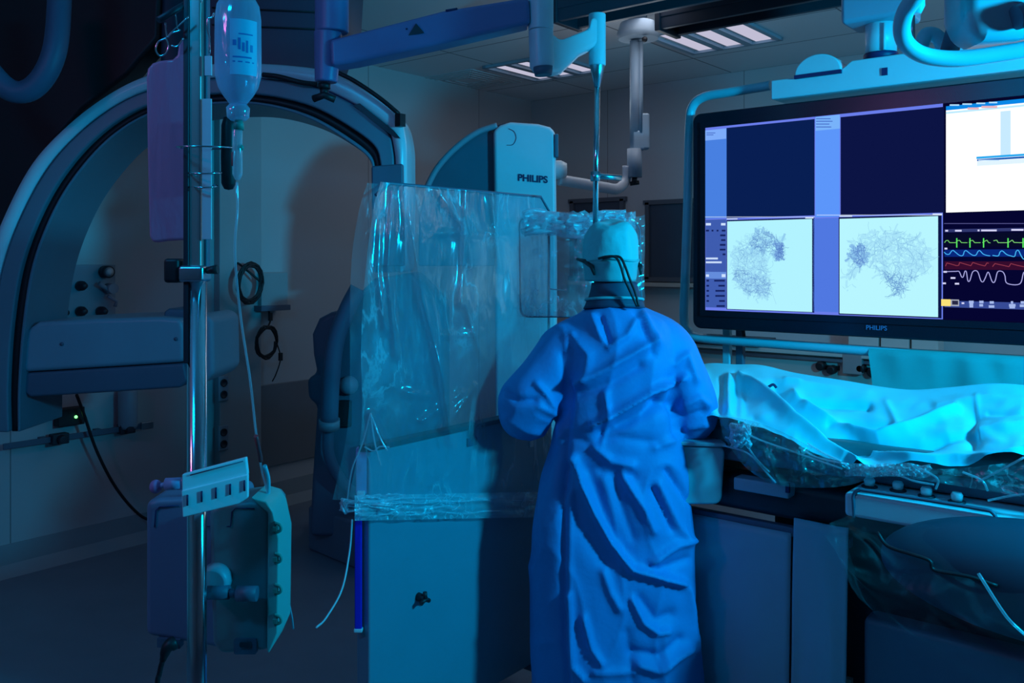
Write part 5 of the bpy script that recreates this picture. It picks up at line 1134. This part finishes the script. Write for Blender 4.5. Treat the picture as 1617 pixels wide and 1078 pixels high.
def bagf(u, v):
    a = PI*(0.05+u*1.0); rr = 1.1+0.06*noise.noise(Vector((u*9, v*6, 2)))
    return Vector((cX.x-0.46*math.cos(a)*rr, -3.80+0.03*noise.noise(Vector((u*12, v*9, 5)))+0.15*(1-math.sin(PI*v)), cX.z+0.10-0.42*math.sin(a)*v*rr))
child(MB().grid(bagf, 50, 30), 'bag_film', film('bag_film', 0.012, crease=0.06, scale=5, gloss=0.012, rough=0.3), t)

# ---------------------------------------------------------------- big blue drape over the patient
topc = cat([(x, y, 0) for x, y in ((1040, 583), (1095, 577), (1125, 573), (1160, 575), (1200, 576), (1253, 588), (1329, 600), (1390, 610), (1442, 615), (1500, 611), (1570, 605), (1640, 610), (1760, 625), (1900, 640))], 8)
botc = cat([(x, y, 0) for x, y in ((1040, 655), (1095, 658), (1138, 658), (1170, 664), (1190, 672), (1240, 690), (1290, 716), (1340, 740), (1380, 738), (1440, 733), (1520, 738), (1600, 722), (1700, 735), (1850, 770))], 8)
tx = np.array([p.x for p in topc]); ty = np.array([p.y for p in topc]); bx_ = np.array([p.x for p in botc]); by_ = np.array([p.y for p in botc])
DF = folds_fn([
    ([(1168, 596), (1190, 608), (1225, 640), (1253, 669), (1290, 698), (1330, 728), (1360, 738)], 8, .045), ([(1175, 600), (1180, 650)], 14, -.02), ([(1225, 610), (1262, 655), (1310, 700)], 9, -.022),
    ([(1253, 625), (1275, 645), (1308, 665), (1350, 686), (1387, 693), (1432, 679), (1470, 664), (1510, 648)], 7, .030), ([(1267, 632), (1310, 638), (1370, 641)], 6, -.022), ([(1310, 672), (1360, 674), (1400, 672)], 6, -.016),
    ([(1330, 705), (1400, 708), (1470, 700), (1530, 685)], 9, -.026), ([(1380, 715), (1440, 727), (1480, 730), (1560, 726), (1640, 712)], 6, .026), ([(1540, 660), (1535, 700)], 10, -.018), ([(1500, 690), (1570, 672), (1617, 668)], 9, .012),
    ([(1151, 596), (1150, 615), (1151, 650)], 5, .018), ([(1140, 600), (1138, 650)], 5, -.012), ([(1163, 590), (1162, 650)], 5, -.014), ([(1480, 640), (1560, 625), (1617, 632)], 9, .010), ([(1560, 650), (1620, 655)], 4, -.008), ([(1543, 625), (1545, 690)], 4, .005),
    ([(1230, 600), (1300, 608), (1370, 618)], 8, .014), ([(1240, 600), (1262, 604)], 4, .012), ([(1400, 635), (1415, 665)], 5, .007), ([(1190, 655), (1215, 672), (1245, 688)], 5, -.012), ([(1110, 585), (1125, 650)], 8, .014)])
t = thing('patient_drape', 'large bright blue surgical drape covering the patient on the table', 'drape', (4.6, -3.2, 0.95))
nu, nv = 260, 90; G = []
uu = np.linspace(1040, 1890, nu+1); 
for i, px in enumerate(uu):
    T = np.interp(px, tx, ty); B = np.interp(px, bx_, by_)
    for j in range(nv+1):
        v = j/nv; py = T+(B-T)*v; Yt = -3.02-0.50*(v**0.85)
        G.append((px, py, Yt))
G = np.array(G); PT = np.array([list(hitY(a, b, c)) for a, b, c in G]).reshape(nu+1, nv+1, 3)
du = np.gradient(PT, axis=0); dv = np.gradient(PT, axis=1); nn = np.cross(dv, du); nn /= np.linalg.norm(nn, axis=2, keepdims=True)+1e-9
if nn[..., 1].mean() > 0: nn = -nn
ds = DF(G[:, 0], G[:, 1]).reshape(nu+1, nv+1); vv = np.linspace(0, 1, nv+1)[None, :]; fade = np.clip(vv*4.5, 0, 1)
nz2 = np.array([noise.noise(Vector((a*0.013, b*0.03, 1.0)))*0.010+noise.noise(Vector((a*0.04, b*0.08, 5.0)))*0.004 for a, b, c in G]).reshape(nu+1, nv+1)
PT2 = PT+nn*((ds+nz2)*fade)[..., None]
mb = MB(); mb.add([Vector(p) for p in PT2.reshape(-1, 3)], [(i*(nv+1)+j, (i+1)*(nv+1)+j, (i+1)*(nv+1)+j+1, i*(nv+1)+j+1) for i in range(nu) for j in range(nv)], True)
def farside(u, v):
    i = min(int(u*nu), nu); p = Vector(PT2[i, 0]); a = v*PI/2
    return Vector((p.x, p.y+0.14*math.sin(a)+0.02*v*math.sin(u*40), p.z-0.30*(1-math.cos(a))))
mb.grid(farside, nu, 12)
def leftend(u, v):
    j = min(int(u*nv), nv); p = Vector(PT2[0, j]); return p+Vector((-0.05*math.sin(v*PI/2), 0, -0.2*(1-math.cos(v*PI/2))))
mb.grid(leftend, nv, 10)
child(mb, 'cloth', M['drape'], t)
child(MB().tube(cat([hitY(1213, 611, -3.2), hitY(1221, 607, -3.2), hitY(1226, 612, -3.2)], 4), 0.005, 8), 'clip', M['navy'], t)
# patient body under the drape, seen only as the shape of the cloth
# clear plastic side sheets below the drape
cs = film('side_sheet_film', 0.17, col=(0.5, 0.85, 0.85), crease=0.5, scale=10, gloss=0.08, tint=(0.72, 0.88, 0.88), stretch=(1, 1, 1))
t = thing('clear_side_sheet', 'clear crinkled plastic sheet hanging from the drape edge over the table side', 'plastic sheet', (tn(1250, 700).x, YN, 0.85))
tc_ = cat([(x, y, 0) for x, y in ((1135, 655), (1190, 665), (1240, 684), (1290, 710), (1340, 732), (1400, 735), (1500, 740), (1640, 726), (1700, 735))], 6)
bc_ = cat([(x, y, 0) for x, y in ((1142, 690), (1180, 740), (1228, 765), (1290, 770), (1340, 766), (1400, 752), (1500, 765), (1640, 790), (1700, 810))], 6)
def csf(u, v):
    i = u*(len(tc_)-1); k = min(int(i), len(tc_)-2); a = tc_[k].lerp(tc_[k+1], i-k); b = bc_[k].lerp(bc_[k+1], i-k); px = a.x+(b.x-a.x)*v; py = a.y+(b.y-a.y)*v
    return hitY(px, py, YN-0.02+0.03*noise.noise(Vector((px*0.03, py*0.02, 3)))+0.015*noise.noise(Vector((px*0.09, py*0.09, 8))))
child(MB().grid(csf, 110, 30), 'film', cs, t)
R = random.Random(12)
for pts in ([(1142, 703), (1180, 715), (1205, 740), (1225, 762)], [(1145, 690), (1175, 700), (1195, 725), (1215, 745)], [(1262, 706), (1290, 722), (1340, 733)], [(1275, 700), (1300, 715), (1328, 728)], [(1160, 668), (1190, 690), (1250, 712), (1330, 740)], [(1450, 738), (1480, 755), (1478, 772)], [(1520, 745), (1550, 758), (1560, 775)], [(1545, 760), (1580, 742), (1617, 722)], [(1560, 790), (1600, 782), (1640, 778)], [(1400, 742), (1440, 758), (1475, 765)]):
    child(MB().tube(cat([tn(x, y, YN-0.03) for x, y in pts], 5), 0.003, 6), 'bright_crease', M['tubing'], t)
crw = film('bunched_white_film', 0.75, crease=0.6, scale=30, gloss=0.12, rough=0.2, stretch=(1, 1, 1))
def bunch(x0, y0, x1, y1, amp, seed, nu=40, nv=30):
    def fn(u, v):
        e = 1-0.35*math.sin(PI*v)*0; px = x0+(x1-x0)*u+5*noise.noise(Vector((v*4, seed, 1))); py = y0+(y1-y0)*v+5*noise.noise(Vector((u*5, seed, 2)))
        q = Vector((u*(x1-x0)*0.09, v*(y1-y0)*0.11, seed)); n_ = abs(noise.noise(q))+0.5*abs(noise.noise(q*2.3))
        return tn(px, py, YN-0.02-amp*(1-n_*1.6)*math.sin(PI*min(max(u, .02), .98))**.5)
    return MB().grid(fn, nu, nv)
child(bunch(1152, 668, 1186, 706, 0.05, 1.0), 'bunched_corner', crw, t)
child(bunch(1335, 732, 1470, 752, 0.03, 5.0, 90, 16), 'bunched_hem', film('bunched_thin_film', 0.42, crease=0.6, scale=26, gloss=0.12, rough=0.2, stretch=(1, 1, 1)), t)
for pts, lab in (([(1545, 905), (1580, 960), (1600, 985), (1640, 1020)], 'thin clear line crossing the X-ray tube housing at the lower right'),):
    MB().tube(cat([tn(x, y, -3.84) for x, y in pts], 5), 0.004, 6).build('thin_tube', M['tubing'], label=lab, cat='tube')
bpy.context.view_layer.update()
for o in list(bpy.data.objects):
    if '_o' in o: del o['_o']
